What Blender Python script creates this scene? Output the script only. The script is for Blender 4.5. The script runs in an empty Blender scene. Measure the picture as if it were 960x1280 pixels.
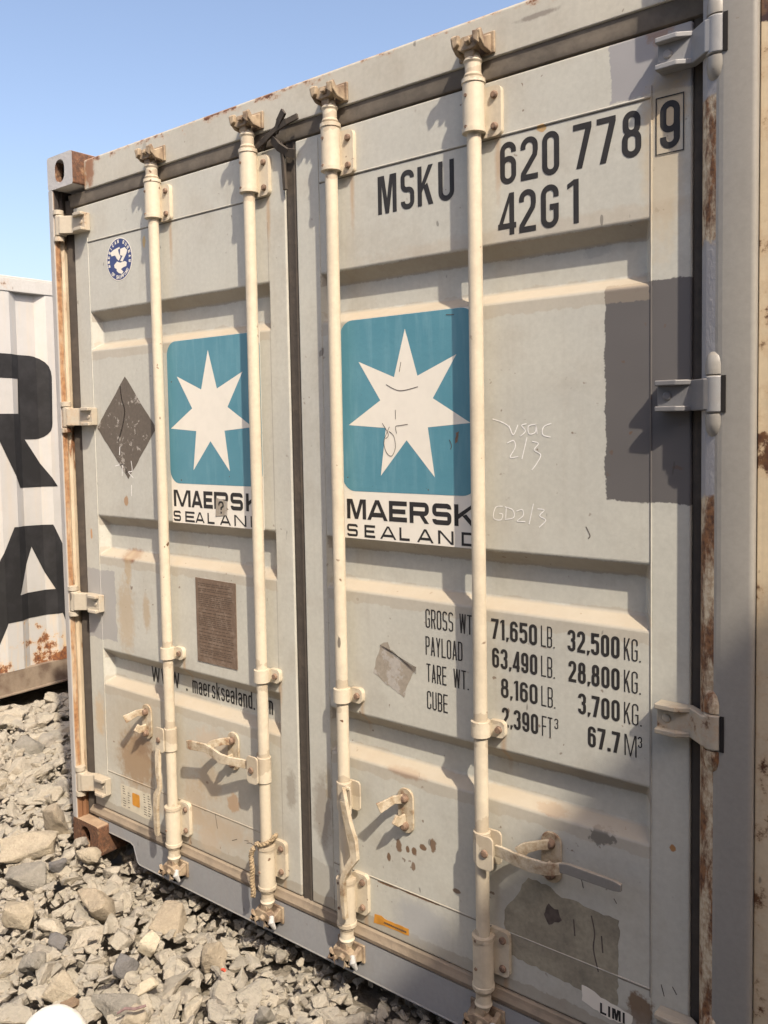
import bpy, bmesh, math, random
from mathutils import Vector, Matrix, noise as mnoise
R = math.radians
scn = bpy.context.scene
COL = scn.collection

# ------------------------------------------------------------------ camera
cam_data = bpy.data.cameras.new("camera")
cam = bpy.data.objects.new("camera", cam_data)
COL.objects.link(cam)
yaw, pitch, roll = 0.68003356, -0.05951095, -0.01880703
fw = Vector((-math.sin(yaw) * math.cos(pitch), math.cos(yaw) * math.cos(pitch), math.sin(pitch)))
rt = Vector((math.cos(yaw), math.sin(yaw), 0))
up = rt.cross(fw)
rt, up = math.cos(roll) * rt + math.sin(roll) * up, -math.sin(roll) * rt + math.cos(roll) * up
cam.matrix_world = Matrix(((rt.x, up.x, -fw.x, 2.936175), (rt.y, up.y, -fw.y, -1.778244), (rt.z, up.z, -fw.z, 1.597553), (0, 0, 0, 1)))
cam_data.sensor_fit = 'VERTICAL'
cam_data.sensor_height = 36
cam_data.lens = 1078.1185 / 1280 * 36
cam_data.shift_x = (480 - 462.806) / 1280
cam_data.shift_y = (594.685 - 640) / 1280
cam_data.clip_start = 0.05
cam_data.clip_end = 2000
scn.camera = cam
scn.render.resolution_x, scn.render.resolution_y = 768, 1024

# ------------------------------------------------------------------ light
SUN = Vector((1.8, -1.0, 2.2)).normalized()
world = bpy.data.worlds.new("World"); scn.world = world; world.use_nodes = True
wn = world.node_tree; wn.nodes.clear()
sky = wn.nodes.new('ShaderNodeTexSky'); sky.sky_type = 'NISHITA'; sky.sun_disc = False
sky.sun_elevation = math.asin(SUN.z)
sky.sun_rotation = math.atan2(SUN.x, SUN.y)
sky.air_density = 1.0; sky.dust_density = 3.5; sky.ozone_density = 2.0; sky.altitude = 0
bg = wn.nodes.new('ShaderNodeBackground'); bg.inputs[1].default_value = 0.15
wo = wn.nodes.new('ShaderNodeOutputWorld')
tint = wn.nodes.new('ShaderNodeMix'); tint.data_type = 'RGBA'; tint.blend_type = 'MULTIPLY'; tint.inputs[0].default_value = 1
tint.inputs[7].default_value = (1.15, 1.045, .99, 1); wn.links.new(sky.outputs[0], tint.inputs[6]); wn.links.new(tint.outputs[2], bg.inputs[0]); wn.links.new(bg.outputs[0], wo.inputs[0])
sd = bpy.data.lights.new("sun", 'SUN'); sd.energy = 3.55; sd.angle = R(0.9); sd.color = (1.0, 0.885, 0.73)
sun = bpy.data.objects.new("sun", sd); COL.objects.link(sun)
sun.rotation_euler = SUN.to_track_quat('Z', 'Y').to_euler()
scn.view_settings.view_transform = 'Standard'; scn.view_settings.look = 'None'
scn.view_settings.exposure = 0.75; scn.view_settings.gamma = 1.0
scn.view_settings.use_curve_mapping = False

# ------------------------------------------------------------------ material helpers
class NB:
    """small node builder"""
    def __init__(s, name):
        s.m = bpy.data.materials.new(name); s.m.use_nodes = True
        s.t = s.m.node_tree; s.t.nodes.clear()
        s.out = s.n('ShaderNodeOutputMaterial'); s.b = s.n('ShaderNodeBsdfPrincipled')
        s.t.links.new(s.b.outputs[0], s.out.inputs[0])
        s.tc = s.n('ShaderNodeTexCoord'); s.co = s.tc.outputs['Object']
        s.sep = None
    def n(s, k): return s.t.nodes.new(k)
    def put(s, sock, v):
        if isinstance(v, bpy.types.NodeSocket): s.t.links.new(v, sock)
        elif v is not None:
            if hasattr(sock.default_value, '__len__') and not hasattr(v, '__len__'): v = (v, v, v)
            if hasattr(sock.default_value, '__len__') and len(sock.default_value) == 4 and len(v) == 3: v = (*v, 1)
            sock.default_value = v
    def math(s, op, a, b=None, c=None):
        k = s.n('ShaderNodeMath'); k.operation = op
        s.put(k.inputs[0], a); s.put(k.inputs[1], b)
        if c is not None: s.put(k.inputs[2], c)
        return k.outputs[0]
    def vm(s, op, a, b):
        k = s.n('ShaderNodeVectorMath'); k.operation = op
        s.put(k.inputs[0], a); s.put(k.inputs[1], b); return k.outputs[0]
    def xyz(s):
        if s.sep is None:
            s.sep = s.n('ShaderNodeSeparateXYZ'); s.put(s.sep.inputs[0], s.co)
        return s.sep.outputs
    def noise(s, scale, detail=4, vec=None, rough=.55, scl=None):
        k = s.n('ShaderNodeTexNoise'); k.inputs['Scale'].default_value = scale
        k.inputs['Detail'].default_value = detail; k.inputs['Roughness'].default_value = rough
        v = vec if vec is not None else s.co
        if scl: v = s.vm('MULTIPLY', v, scl)
        s.put(k.inputs['Vector'], v); return k.outputs[0]
    def rng(s, v, a, b, c=0., d=1.):
        k = s.n('ShaderNodeMapRange'); k.clamp = True
        s.put(k.inputs[0], v); s.put(k.inputs[1], a); s.put(k.inputs[2], b); s.put(k.inputs[3], c); s.put(k.inputs[4], d)
        return k.outputs[0]
    def mix(s, f, a, b, mode='MIX'):
        k = s.n('ShaderNodeMix'); k.data_type = 'RGBA'; k.blend_type = mode
        s.put(k.inputs[0], f); s.put(k.inputs[6], a); s.put(k.inputs[7], b); return k.outputs[2]
    def mul(s, a, b): return s.math('MULTIPLY', a, b)
    def rect(s, x0, x1, z0, z1, wob=.006, soft=.0012, wscale=17, nz=None, axes=(0, 2)):
        o = s.xyz()
        dx = s.math('SUBTRACT', s.math('ABSOLUTE', s.math('SUBTRACT', o[axes[0]], (x0 + x1) / 2)), (x1 - x0) / 2)
        dz = s.math('SUBTRACT', s.math('ABSOLUTE', s.math('SUBTRACT', o[axes[1]], (z0 + z1) / 2)), (z1 - z0) / 2)
        d = s.math('MAXIMUM', dx, dz)
        if wob:
            nn = nz if nz is not None else s.noise(wscale, 4)
            d = s.math('ADD', d, s.math('MULTIPLY_ADD', nn, wob * 2, -wob))
            if wob > .004: d = s.math('ADD', d, s.math('MULTIPLY_ADD', s.noise(170, 3), .008, -.004))
        return s.rng(d, soft, -soft)
    def blob(s, cx, cz, rx, rz, wob=.5, soft=.25, wscale=30, nz=None):
        o = s.xyz()
        a = s.math('POWER', s.math('ABSOLUTE', s.math('DIVIDE', s.math('SUBTRACT', o[0], cx), rx)), 2)
        b = s.math('POWER', s.math('ABSOLUTE', s.math('DIVIDE', s.math('SUBTRACT', o[2], cz), rz)), 2)
        d = s.math('SQRT', s.math('ADD', a, b))
        nn = nz if nz is not None else s.noise(wscale, 5, rough=.65)
        d = s.math('ADD', d, s.math('MULTIPLY_ADD', nn, wob * 2, -wob))
        return s.rng(d, 1 + soft, 1 - soft)
    def finish(s, col, rough=.5, metal=0., bump=None, bdist=.002, spec=.4):
        s.put(s.b.inputs['Base Color'], col); s.put(s.b.inputs['Roughness'], rough)
        s.b.inputs['Metallic'].default_value = metal
        s.b.inputs['Specular IOR Level'].default_value = spec
        if bump is not None:
            k = s.n('ShaderNodeBump'); k.inputs['Distance'].default_value = bdist; k.inputs['Strength'].default_value = 1
            s.put(k.inputs['Height'], bump); s.t.links.new(k.outputs[0], s.b.inputs['Normal'])
        return s.m

RUST = (.14, .068, .028); RUSTD = (.07, .03, .018); DUST = (.39, .325, .235)

def paint(name, base, base2=None, rust=.0, dust=.7, specks=.7, patches=(), blobs=(), rough=.48, rust_up=None, edge_rust=0, streak=.09, grime=.22, dent=1.):
    b = NB(name)
    big = b.noise(1.7, 3); fine = b.noise(70, 4, rough=.7)
    med = b.noise(9, 5, rough=.6)
    base2 = base2 or tuple(c * .9 for c in base)
    col = b.mix(b.rng(big, .35, .68), base, base2)
    # grime clouds, vertical run-off streaks, grain
    col = b.mix(b.mul(b.rng(med, .5, .72), grime), col, (.30, .25, .19))
    st = b.noise(1, 5, scl=(55, 30, 1.6), rough=.6)
    col = b.mix(b.mul(b.rng(st, .52, .75), streak), col, (.26, .20, .14))
    st2 = b.noise(1, 4, scl=(90, 40, 2.5), rough=.6)
    col = b.mix(b.mul(b.rng(st2, .56, .8), streak * .8), col, tuple(min(1, c * 1.25) for c in base))
    col = b.mix(1.0, col, b.rng(fine, .3, .7, .93, 1.05), 'MULTIPLY')
    for p in patches:
        x0, x1, z0, z1, c, wob = p[:6]
        op = p[6] if len(p) > 6 else 1.
        m = b.rect(x0, x1, z0, z1, wob)
        if op < 1: m = b.mul(m, op)
        cc = b.mix(b.rng(big, .35, .65), c, tuple(v * .92 for v in c))
        col = b.mix(m, col, cc)
    nz = b.noise(38, 5, rough=.68) if blobs else None
    for p in blobs:
        cx, cz, rx, rz, c, op = p[:6]
        wob = p[6] if len(p) > 6 else .9
        col = b.mix(b.mul(b.blob(cx, cz, rx, rz, wob, p[7] if len(p) > 7 else .3 if max(rx, rz) > .04 else .14, nz=nz), op), col, c)
    # scattered chips and specks
    sp = b.noise(46, 2, rough=.4); sp2 = b.noise(2.3, 2)
    m = b.mul(b.rng(sp, .735, .765), b.rng(sp2, .42, .6))
    if specks: col = b.mix(b.mul(m, specks), col, (.13, .07, .04))
    sc = b.noise(1, 2, scl=(34, 34, 13), rough=.4)
    if specks: col = b.mix(b.mul(b.rng(sc, .755, .775), specks * .8), col, (.07, .06, .055))
    if rust:
        rn = b.noise(5.5, 8, rough=.72)
        rm = b.rng(rn, .66 - rust * .28, .70 - rust * .28)
        rc = b.mix(b.rng(fine, .35, .65), RUST, RUSTD)
        halo = b.mul(b.rng(rn, .60 - rust * .28, .70 - rust * .28), .45)
        col = b.mix(halo, col, (.42, .24, .11)); col = b.mix(rm, col, rc)
    if rust_up is not None:      # rust creeping along an edge height
        o = b.xyz()
        rn = b.noise(14, 6, rough=.7, scl=(1, 1, 1.6)); rn2 = b.noise(2.6, 2)
        d = b.math('ADD', b.rng(o[2], rust_up - .05, rust_up, 0, .30), b.math('ADD', rn, b.mul(rn2, .45)))
        col = b.mix(b.mul(b.rng(d, .93, 1.02), .5), col, (.46, .25, .12))
        col = b.mix(b.rng(d, .99, 1.05), col, b.mix(b.rng(fine, .35, .65), (.22, .085, .035), RUSTD))
    if dust:
        g = b.n('ShaderNodeNewGeometry'); sx = b.n('ShaderNodeSeparateXYZ'); b.put(sx.inputs[0], g.outputs['True Normal'])
        dm = b.mul(b.rng(sx.outputs[2], .25, .75), b.rng(med, .2, .6, dust * .55, dust))
        col = b.mix(dm, col, DUST)
    bump = b.math('ADD', b.math('MULTIPLY', fine, .10), b.math('MULTIPLY', b.noise(3.2, 2), 2.8 * dent))
    return b.finish(col, b.rng(med, .3, .7, rough - .06, rough + .12), 0, bump, .0022)

def plain(name, c, rough=.7, var=.12, scale=30, bump=.0015, metal=0, c2=None, thr=(.45, .65), dust=0, vec=None):
    b = NB(name); nz = b.noise(scale, 5, rough=.65); fi = b.noise(scale * 4, 3)
    col = b.mix(b.rng(nz, *thr), c, c2 or tuple(v * (1 - var * 2) for v in c))
    col = b.mix(1., col, b.rng(fi, .3, .7, 1 - var * .5, 1 + var * .4), 'MULTIPLY')
    if dust:
        g = b.n('ShaderNodeNewGeometry'); sx = b.n('ShaderNodeSeparateXYZ'); b.put(sx.inputs[0], g.outputs['True Normal'])
        col = b.mix(b.mul(b.rng(sx.outputs[2], .1, .8), dust), col, DUST)
    return b.finish(col, rough, metal, b.math('ADD', nz, b.mul(fi, .4)) if bump else None, bump)

GREY_DK = (.125, .118, .116); GREY_LT = (.33, .325, .33)
DOOR = (.515, .508, .445); DOOR2 = (.470, .468, .422)
OCH = (.40, .27, .12)
M = {}
M['door_r'] = paint('right_door_paint', DOOR, DOOR2, patches=[
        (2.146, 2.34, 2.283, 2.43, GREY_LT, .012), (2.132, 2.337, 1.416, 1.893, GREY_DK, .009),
        (2.2335, 2.2365, .3, 2.2, (.16, .14, .12), .0012, .85),
        (1.29, 2.235, 2.2715, 2.2745, (.12, .10, .08), .0012, .9), (1.29, 2.235, .3135, .3165, (.14, .10, .07), .0015, .8),
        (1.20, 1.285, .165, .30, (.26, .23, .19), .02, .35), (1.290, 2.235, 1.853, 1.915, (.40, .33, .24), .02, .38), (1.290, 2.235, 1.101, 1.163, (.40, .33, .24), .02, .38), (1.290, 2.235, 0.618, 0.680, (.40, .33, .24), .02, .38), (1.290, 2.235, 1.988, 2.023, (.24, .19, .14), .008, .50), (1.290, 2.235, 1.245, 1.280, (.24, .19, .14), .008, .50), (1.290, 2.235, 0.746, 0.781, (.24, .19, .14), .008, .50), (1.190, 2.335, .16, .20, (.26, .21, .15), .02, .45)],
    blobs=[(x_ + .047, z_, .007, h_, (.40, .25, .13), .55, .7, .6) for x_ in (1.817, 1.362) for z_, h_ in ((2.22, .07), (.17, .04), (.79, .05))] + [(1.495, .395, .007, .013, RUST, .9), (1.531, .44, .010, .021, RUST, .85), (1.56, .437, .006, .009, RUST, .9), (1.582, .438, .008, .011, RUST, .9),
        (1.613, .458, .011, .008, RUST, .9), (1.645, .474, .010, .018, RUST, .85), (1.579, .397, .007, .013, RUST, .8), (1.557, .648, .055, .012, (.30, .18, .11), .6),
        (1.60, .315, .07, .0035, RUST, .9, 1.4), (1.49, .313, .03, .004, RUST, .9, 1.4), (1.718, .372, .012, .006, RUST, .8),
        (1.60, .245, .085, .055, (.36, .365, .37), .75, .5), (1.25, .46, .036, .10, (.27, .24, .20), .75, .8), (1.275, .55, .012, .05, (.30, .25, .17), .6),
        (2.12, .637, .030, .017, (.09, .085, .075), .7, 1.6), (2.213, .262, .030, .035, (.15, .085, .04), .85, .8),
        (2.20, .22, .06, .03, (.25, .21, .17), .5, .9), (2.27, 2.255, .045, .05, (.50, .34, .17), .5, .8), (2.26, 2.14, .04, .18, (.52, .42, .27), .5, .6), (1.98, 2.27, .012, .008, (.42, .24, .06), .8),
        (2.253, 2.415, .03, .03, (.30, .14, .05), .5), (1.45, 1.84, .02, .008, (.36, .33, .28), .4), (2.0, 2.04, .5, .02, (.40, .30, .2), .25, .9),
        (2.285, .66, .007, .008, (.35, .16, .04), .9), (1.99, .66, .04, .012, (.30, .16, .08), .5), (1.33, 1.05, .005, .006, (.2, .1, .05), .8),
        (1.73, 1.60, .012, .02, (.05, .05, .05), .0), (2.10, 1.98, .03, .015, (.25, .25, .25), .3, 1.2)])
M['door_l'] = paint('left_door_paint', DOOR, DOOR2, patches=[
        (.154, .1565, .3, 2.2, (.20, .17, .14), .0015, .7), (.16, 1.08, 2.2715, 2.2745, (.12, .10, .08), .0012, .9), (.16, 1.08, .3135, .3165, (.18, .14, .1), .0015, .7),
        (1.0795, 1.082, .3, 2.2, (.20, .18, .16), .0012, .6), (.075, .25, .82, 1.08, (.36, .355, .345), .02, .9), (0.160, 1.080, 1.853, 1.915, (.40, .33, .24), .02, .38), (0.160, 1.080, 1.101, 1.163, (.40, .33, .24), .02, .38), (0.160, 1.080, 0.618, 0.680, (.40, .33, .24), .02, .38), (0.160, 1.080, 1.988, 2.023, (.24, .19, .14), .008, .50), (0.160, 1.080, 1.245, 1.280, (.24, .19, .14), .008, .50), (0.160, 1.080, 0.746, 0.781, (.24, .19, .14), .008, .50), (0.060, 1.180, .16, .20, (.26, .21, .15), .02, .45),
        ],
    blobs=[(x_ + .047, z_, .007, h_, (.40, .25, .13), .55, .7, .6) for x_ in (1.038, .582) for z_, h_ in ((2.22, .07), (.17, .04), (.79, .05))] + [(.36, .48, .17, .16, (.40, .32, .21), .55, .5, .8), (.80, .28, .22, .16, (.42, .34, .24), .40, .6, .9), (.62, .50, .30, .10, (.42, .35, .25), .35, .6, .9), (.335, 1.142, .045, .022, (.22, .10, .05), .9), (.33, 1.10, .02, .06, (.42, .32, .20), .7), (.31, .92, .045, .13, (.44, .34, .22), .6, 1.1), (.43, .95, .02, .06, (.40, .29, .17), .6),
        (.335, 1.34, .012, .018, (.36, .20, .09), .8), (.11, 1.21, .006, .02, (.48, .24, .08), .8), (.487, 2.23, .008, .018, (.62, .42, .14), .8),
        (.34, .40, .10, .10, (.30, .19, .10), .75, .7), (.38, .47, .05, .05, (.22, .14, .09), .5, .9), (.74, .42, .06, .06, (.44, .33, .21), .5), (.66, .33, .05, .08, (.42, .31, .2), .5),
        (.76, .55, .09, .05, (.52, .43, .33), .7), (.86, .38, .03, .03, (.40, .25, .14), .7), (.73, .22, .05, .05, (.50, .40, .29), .6), (.80, .27, .12, .05, (.46, .38, .29), .5),
        (.12, .52, .03, .07, (.55, .35, .14), .4), (1.12, .49, .02, .06, (.25, .22, .18), .6), (.60, .28, .30, .04, (.45, .35, .24), .4, .8)])
M['frame'] = paint('container_frame_paint', (.50, .482, .412), (.46, .443, .38), rust_up=2.566, patches=[
        (-.01, .10, .13, 2.45, (.50, .43, .33), .02, .6)],
    blobs=[(.03, 2.0, .05, .5, (.44, .22, .08), .75, .8), (.20, 2.53, .025, .06, (.25, .10, .04), .8), (.155, 2.50, .02, .08, (.34, .16, .06), .7), (.04, .9, .02, .5, (.45, .25, .10), .6, .8),
           (1.98, 2.52, .05, .006, (.15, .12, .1), .6), (1.35, 2.50, .03, .006, (.2, .17, .14), .6), (2.14, 2.545, .05, .03, (.36, .24, .12), .6), (.52, 2.53, .012, .02, (.2, .17, .14), .4)])
M['post_r'] = paint('right_post_paint', (.290, .278, .250), (.275, .262, .238), dust=.3, specks=.35, streak=.05, grime=.06, rough=.36)
# bare rusty strip on the inner curve of the right post
def rusty_strip():
    b = NB('rusty_post_inner_edge')
    big = b.noise(2.2, 4); med = b.noise(1, 7, scl=(26, 26, 9), rough=.72); fine = b.noise(80, 4)
    o = b.xyz()
    cream = (.58, .50, .36)
    col = b.mix(b.rng(med, .44, .56), b.mix(b.rng(fine, .4, .6), cream, (.42, .31, .2)), b.mix(b.rng(fine, .35, .65), (.26, .125, .055), (.09, .045, .028)))
    # repainted grey upper portions
    gz = b.math('ADD', o[2], b.math('MULTIPLY_ADD', b.noise(30, 3), .05, -.025))
    def band(z0, z1): return b.mul(b.rng(gz, z0 - .004, z0 + .004), b.rng(gz, z1 + .004, z1 - .004))
    g = b.math('MAXIMUM', band(2.235, 3), band(1.44, 1.945))
    col = b.mix(g, col, GREY_LT)
    return b.finish(col, b.rng(med, .4, .6, .5, .85), 0, b.math('ADD', med, b.mul(fine, .3)), .004)
M['strip'] = rusty_strip()
def left_post():
    b = NB('left_post_paint_rust_and_shade'); o = b.xyz(); n1 = b.noise(1, 6, scl=(30, 30, 5), rough=.7); n2 = b.noise(60, 4); n3 = b.noise(2.2, 3)
    col = b.mix(b.rng(n1, .4, .65), (.52, .44, .32), (.40, .31, .21))
    rz = b.math('ADD', n1, b.math('MULTIPLY_ADD', n3, .7, -.35))
    band = b.mul(b.rng(o[1], .024, .018), b.rng(o[1], .002, .005))
    col = b.mix(b.mul(band, b.rng(rz, .34, .52, .35, 1)), col, b.mix(b.rng(n2, .4, .6), (.36, .20, .095), (.25, .125, .06)))
    col = b.mix(b.rng(rz, .60, .66), col, b.mix(b.rng(n2, .4, .6), (.25, .12, .055), (.13, .065, .035)))
    col = b.mix(b.rng(o[1], .004, .002), col, b.mix(b.rng(n3, .35, .65), (.34, .335, .33), (.40, .385, .36)))
    col = b.mix(b.mul(b.rng(o[2], 2.385, 2.40), b.rng(o[1], .002, .006)), col, (.035, .028, .025))  # shade below the top casting, painted near-black into the post
    col = b.mix(b.mul(b.rng(o[2], .235, .215), b.rng(o[1], .002, .006)), col, (.20, .10, .05))
    return b.finish(col, .65, 0, b.math('ADD', n1, b.mul(n2, .4)), .003)
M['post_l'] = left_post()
M['cream'] = paint('cream_rod_paint', (.60, .535, .415), (.54, .475, .365), patches=[(-2, 9, z_ - w_, z_ + w_, (.27, .20, .13), .05, .38) for z_, w_ in ((.16, .012), (.305, .010), (.80, .006), (.875, .008), (2.27, .008), (2.425, .014), (.57, .03))], specks=1., streak=.16, grime=.30, dust=.5, rough=.5, dent=.3)
def ironwork():
    b = NB('dirty_cream_ironwork'); n1 = b.noise(24, 6, rough=.7); n2 = b.noise(90, 4)
    col = b.mix(b.rng(n1, .42, .60), (.52, .45, .335), (.33, .25, .16))
    col = b.mix(b.rng(n1, .57, .66), col, b.mix(b.rng(n2, .4, .6), (.16, .07, .035), (.30, .19, .12)))
    return b.finish(col, .62, 0, b.math('ADD', n1, b.mul(n2, .4)), .003)
M['iron'] = ironwork()
M['camiron'] = plain('rusty_cam_iron', (.38, .30, .205), .8, .15, 22, .0015, c2=(.16, .11, .075), thr=(.42, .62))
M['rustiron'] = plain('rusty_forged_iron', (.30, .18, .10), .8, .2, 40, .004, c2=(.12, .065, .04))
M['bolt'] = plain('rusty_bolt', (.24, .16, .11), .7, .2, 60, .002, c2=(.11, .07, .05))
M['rubber'] = plain('black_door_seal_rubber', (.060, .050, .041), .8, .2, 9, .003, c2=(.085, .068, .052), thr=(.48, .75))
M['rubber_top'] = plain('dusty_door_seal_rubber', (.125, .108, .088), .85, .15, 7, .002, c2=(.175, .150, .120), dust=.0)
M['rubber_low'] = plain('muddy_door_seal_rubber', (.23, .18, .13), .8, .15, 9, .005, c2=(.12, .098, .075), dust=.3)
M['sill'] = paint('sill_grey_repaint', (.30, .305, .31), (.27, .275, .285), dust=.5, specks=.5, streak=.08, grime=.15, rough=.4)
M['cast_grey'] = None
def casting_mat():
    b = NB('casting_paint_and_rust'); g = b.n('ShaderNodeNewGeometry'); s = b.n('ShaderNodeSeparateXYZ'); b.put(s.inputs[0], g.outputs['True Normal'])
    n1 = b.noise(18, 6, rough=.7); n2 = b.noise(90, 3)
    rustc = b.mix(b.rng(n2, .35, .65), (.17, .082, .045), (.075, .042, .028)); rustc = b.mix(b.rng(n1, .54, .66), rustc, (.30, .19, .11))
    g1 = b.mix(b.rng(n1, .66, .7), (.43, .425, .42), (.30, .17, .09))
    o = b.xyz()
    bare = b.math('MAXIMUM', b.rng(b.math('ABSOLUTE', s.outputs[0]), .5, .6), b.rng(o[2], .5, .4))
    col = b.mix(bare, g1, rustc)
    col = b.mix(b.mul(b.rng(s.outputs[2], .4, .9), b.mul(b.rng(n1, .3, .6, .5, .95), b.rng(o[2], 1, .9))), col, (.40, .29, .19))
    return b.finish(col, .72, 0, b.math('ADD', n1, b.mul(n2, .3)), .004)
M['casting'] = casting_mat()
M['hinge_grey'] = paint('grey_painted_hinge', (.17, .172, .18), (.15, .152, .16), dust=.3, specks=.4, rough=.38, streak=.05)
M['hinge_light'] = paint('light_grey_painted_hinge', (.27, .275, .285), (.25, .255, .26), dust=.3, specks=.6, rough=.36, streak=.05)
M['hinge_cream'] = paint('cream_hinge_paint', (.44, .40, .325), (.40, .35, .27), rust=.28, dust=.5, specks=1.)
M['wall'] = paint('container_side_paint', (.46, .445, .42), rust=.1)
M['dark'] = plain('cavity_shade_black', (.015, .013, .012), .9, .1, 20, 0)  # near-black colour standing in for shade inside openings
M['black'] = plain('black_lettering', (.026, .024, .024), .6, .15, 40, 0)
M['white_st'] = plain('cream_white_sticker', (.78, .74, .65), .5, .02, 30, 0)
def logo_blue():
    b = NB('faded_blue_sticker'); n1 = b.noise(1, 5, scl=(40, 40, 5), rough=.6); n2 = b.noise(4, 4); n3 = b.noise(55, 2, rough=.4)
    col = b.mix(b.rng(n2, .35, .65), (.078, .235, .305), (.10, .27, .34))
    col = b.mix(b.mul(b.rng(n1, .5, .72), .35), col, (.20, .38, .45))
    col = b.mix(b.rng(n3, .735, .76), col, (.09, .07, .05))
    return b.finish(col, .42, 0, b.noise(60, 3), .0006)
M['blue'] = logo_blue()
M['navy'] = plain('navy_emblem_blue', (.045, .065, .19), .45, .1, 30, 0)
M['chalk'] = plain('white_chalk', (.86, .85, .82), .9, .1, 90, 0)
M['marker'] = plain('black_marker', (.10, .08, .07), .7, .2, 60, 0)
M['orange'] = plain('orange_tape', (.60, .27, .035), .6, .15, 30, 0)
M['rope'] = plain('dirty_rope', (.42, .32, .20), .9, .25, 120, .003)
M['white_blob'] = plain('white_paint_splash', (.45, .44, .42), .6, .1, 40, .002)
def peeled(name, a, c, sc=22, thr=(.5, .56)):
    b = NB(name); n1 = b.noise(sc, 7, rough=.72); n2 = b.noise(90, 3)
    col = b.mix(b.rng(n1, *thr), a, c); col = b.mix(1, col, b.rng(n2, .3, .7, .88, 1.1), 'MULTIPLY')
    return b.finish(col, .75, 0, n1, .001)
M['diamond'] = peeled('peeled_placard_residue', (.125, .105, .085), (.36, .33, .29), 26, (.585, .61))
M['residue'] = peeled('sticker_glue_residue', (.33, .29, .235), (.42, .39, .35), 20)
M['paper'] = peeled('old_label_paper', (.33, .30, .225), (.20, .18, .14), 7, (.42, .66))
M['listing'] = plain('pale_printed_label', (.60, .55, .43), .7, .1, 30, 0)
M['plate'] = peeled('brown_safety_plate', (.165, .115, .082), (.21, .155, .115), 30)
M['platetext'] = plain('plate_engraving', (.10, .07, .05), .6, .1, 60, 0)
M['grip'] = paint('worn_grey_handle_grip', (.27, .265, .25), (.20, .19, .17), specks=1., rust=.2)

# ------------------------------------------------------------------ mesh helpers
class MB:
    def __init__(s): s.v = []; s.f = []; s.mi = []; s.mats = []
    def _m(s, mat):
        if mat not in s.mats: s.mats.append(mat)
        return s.mats.index(mat)
    def add(s, vs, fs, mat=None):
        o = len(s.v); k = s._m(mat)
        s.v += [tuple(v) for v in vs]
        for f in fs: s.f.append([i + o for i in f]); s.mi.append(k)
    def box(s, x0, x1, y0, y1, z0, z1, mat=None):
        s.add([(x, y, z) for x in (x0, x1) for y in (y0, y1) for z in (z0, z1)],
              [(0, 1, 3, 2), (4, 6, 7, 5), (0, 4, 5, 1), (2, 3, 7, 6), (0, 2, 6, 4), (1, 5, 7, 3)], mat)
    def obox(s, c, ax, ay, az, mat=None):
        c = Vector(c); vs = [c + sx * Vector(ax) + sy * Vector(ay) + sz * Vector(az) for sx in (-1, 1) for sy in (-1, 1) for sz in (-1, 1)]
        s.add(vs, [(0, 1, 3, 2), (4, 6, 7, 5), (0, 4, 5, 1), (2, 3, 7, 6), (0, 2, 6, 4), (1, 5, 7, 3)], mat)
    def tube(s, pts, rad, n=16, mat=None, cap=True, flat=1.0):
        pts = [Vector(p) for p in pts]; m = len(pts)
        rad = rad if hasattr(rad, '__len__') else [rad] * m
        vs = []; prev = None
        for i, p in enumerate(pts):
            d = (pts[min(i + 1, m - 1)] - pts[max(i - 1, 0)])
            if d.length < 1e-9: d = Vector((0, 0, 1))
            d.normalize()
            if prev is None:
                a = Vector((0, 1, 0)) if abs(d.y) < .9 else Vector((1, 0, 0))
                u = d.cross(a).normalized()
            else: u = (prev - d * prev.dot(d)).normalized()
            prev = u; w = d.cross(u)
            for k in range(n):
                t = 2 * math.pi * k / n
                vs.append(p + u * rad[i] * math.cos(t) + w * rad[i] * math.sin(t) * flat)
        fs = [(i * n + k, i * n + (k + 1) % n, (i + 1) * n + (k + 1) % n, (i + 1) * n + k) for i in range(m - 1) for k in range(n)]
        if cap: fs += [tuple(range(n))[::-1], tuple(range((m - 1) * n, m * n))]
        s.add(vs, fs, mat)
    def lathe(s, x, y, prof, n=24, mat=None):   # vertical: prof = [(z, r)]
        s.tube([(x, y, z + i * 1e-6) for i, (z, r) in enumerate(prof)], [r for z, r in prof], n, mat)
    def prism(s, poly, mapf, d, mat=None):      # poly 2D ring, mapf(u, v, w), w = 0..d
        n = len(poly)
        vs = [mapf(u, v, 0) for u, v in poly] + [mapf(u, v, d) for u, v in poly]
        s.add(vs, [tuple(range(n)), tuple(range(n, 2 * n))[::-1]] + [(i, i + n, (i + 1) % n + n, (i + 1) % n) for i in range(n)], mat)
    def build(s, name, mat=None, parent=None, smooth=False, bevel=0, seg=2, angle=40):
        me = bpy.data.meshes.new(name); me.from_pydata(s.v, [], s.f)
        ms = [m if m is not None else mat for m in s.mats]
        for m in ms: me.materials.append(m)
        if s.mats: me.polygons.foreach_set('material_index', s.mi)
        bm = bmesh.new(); bm.from_mesh(me); bmesh.ops.recalc_face_normals(bm, faces=bm.faces); bm.to_mesh(me); bm.free()
        if smooth:
            me.polygons.foreach_set('use_smooth', [True] * len(me.polygons))
            me.set_sharp_from_angle(angle=R(angle))
        me.update()
        o = bpy.data.objects.new(name, me); COL.objects.link(o)
        if parent: o.parent = parent
        if bevel:
            b = o.modifiers.new('bevel', 'BEVEL'); b.width = bevel; b.segments = seg; b.limit_method = 'ANGLE'; b.angle_limit = R(30)
            b.harden_normals = True
            me.polygons.foreach_set('use_smooth', [True] * len(me.polygons))
            me.set_sharp_from_angle(angle=R(60)) if False else None
        return o

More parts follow.
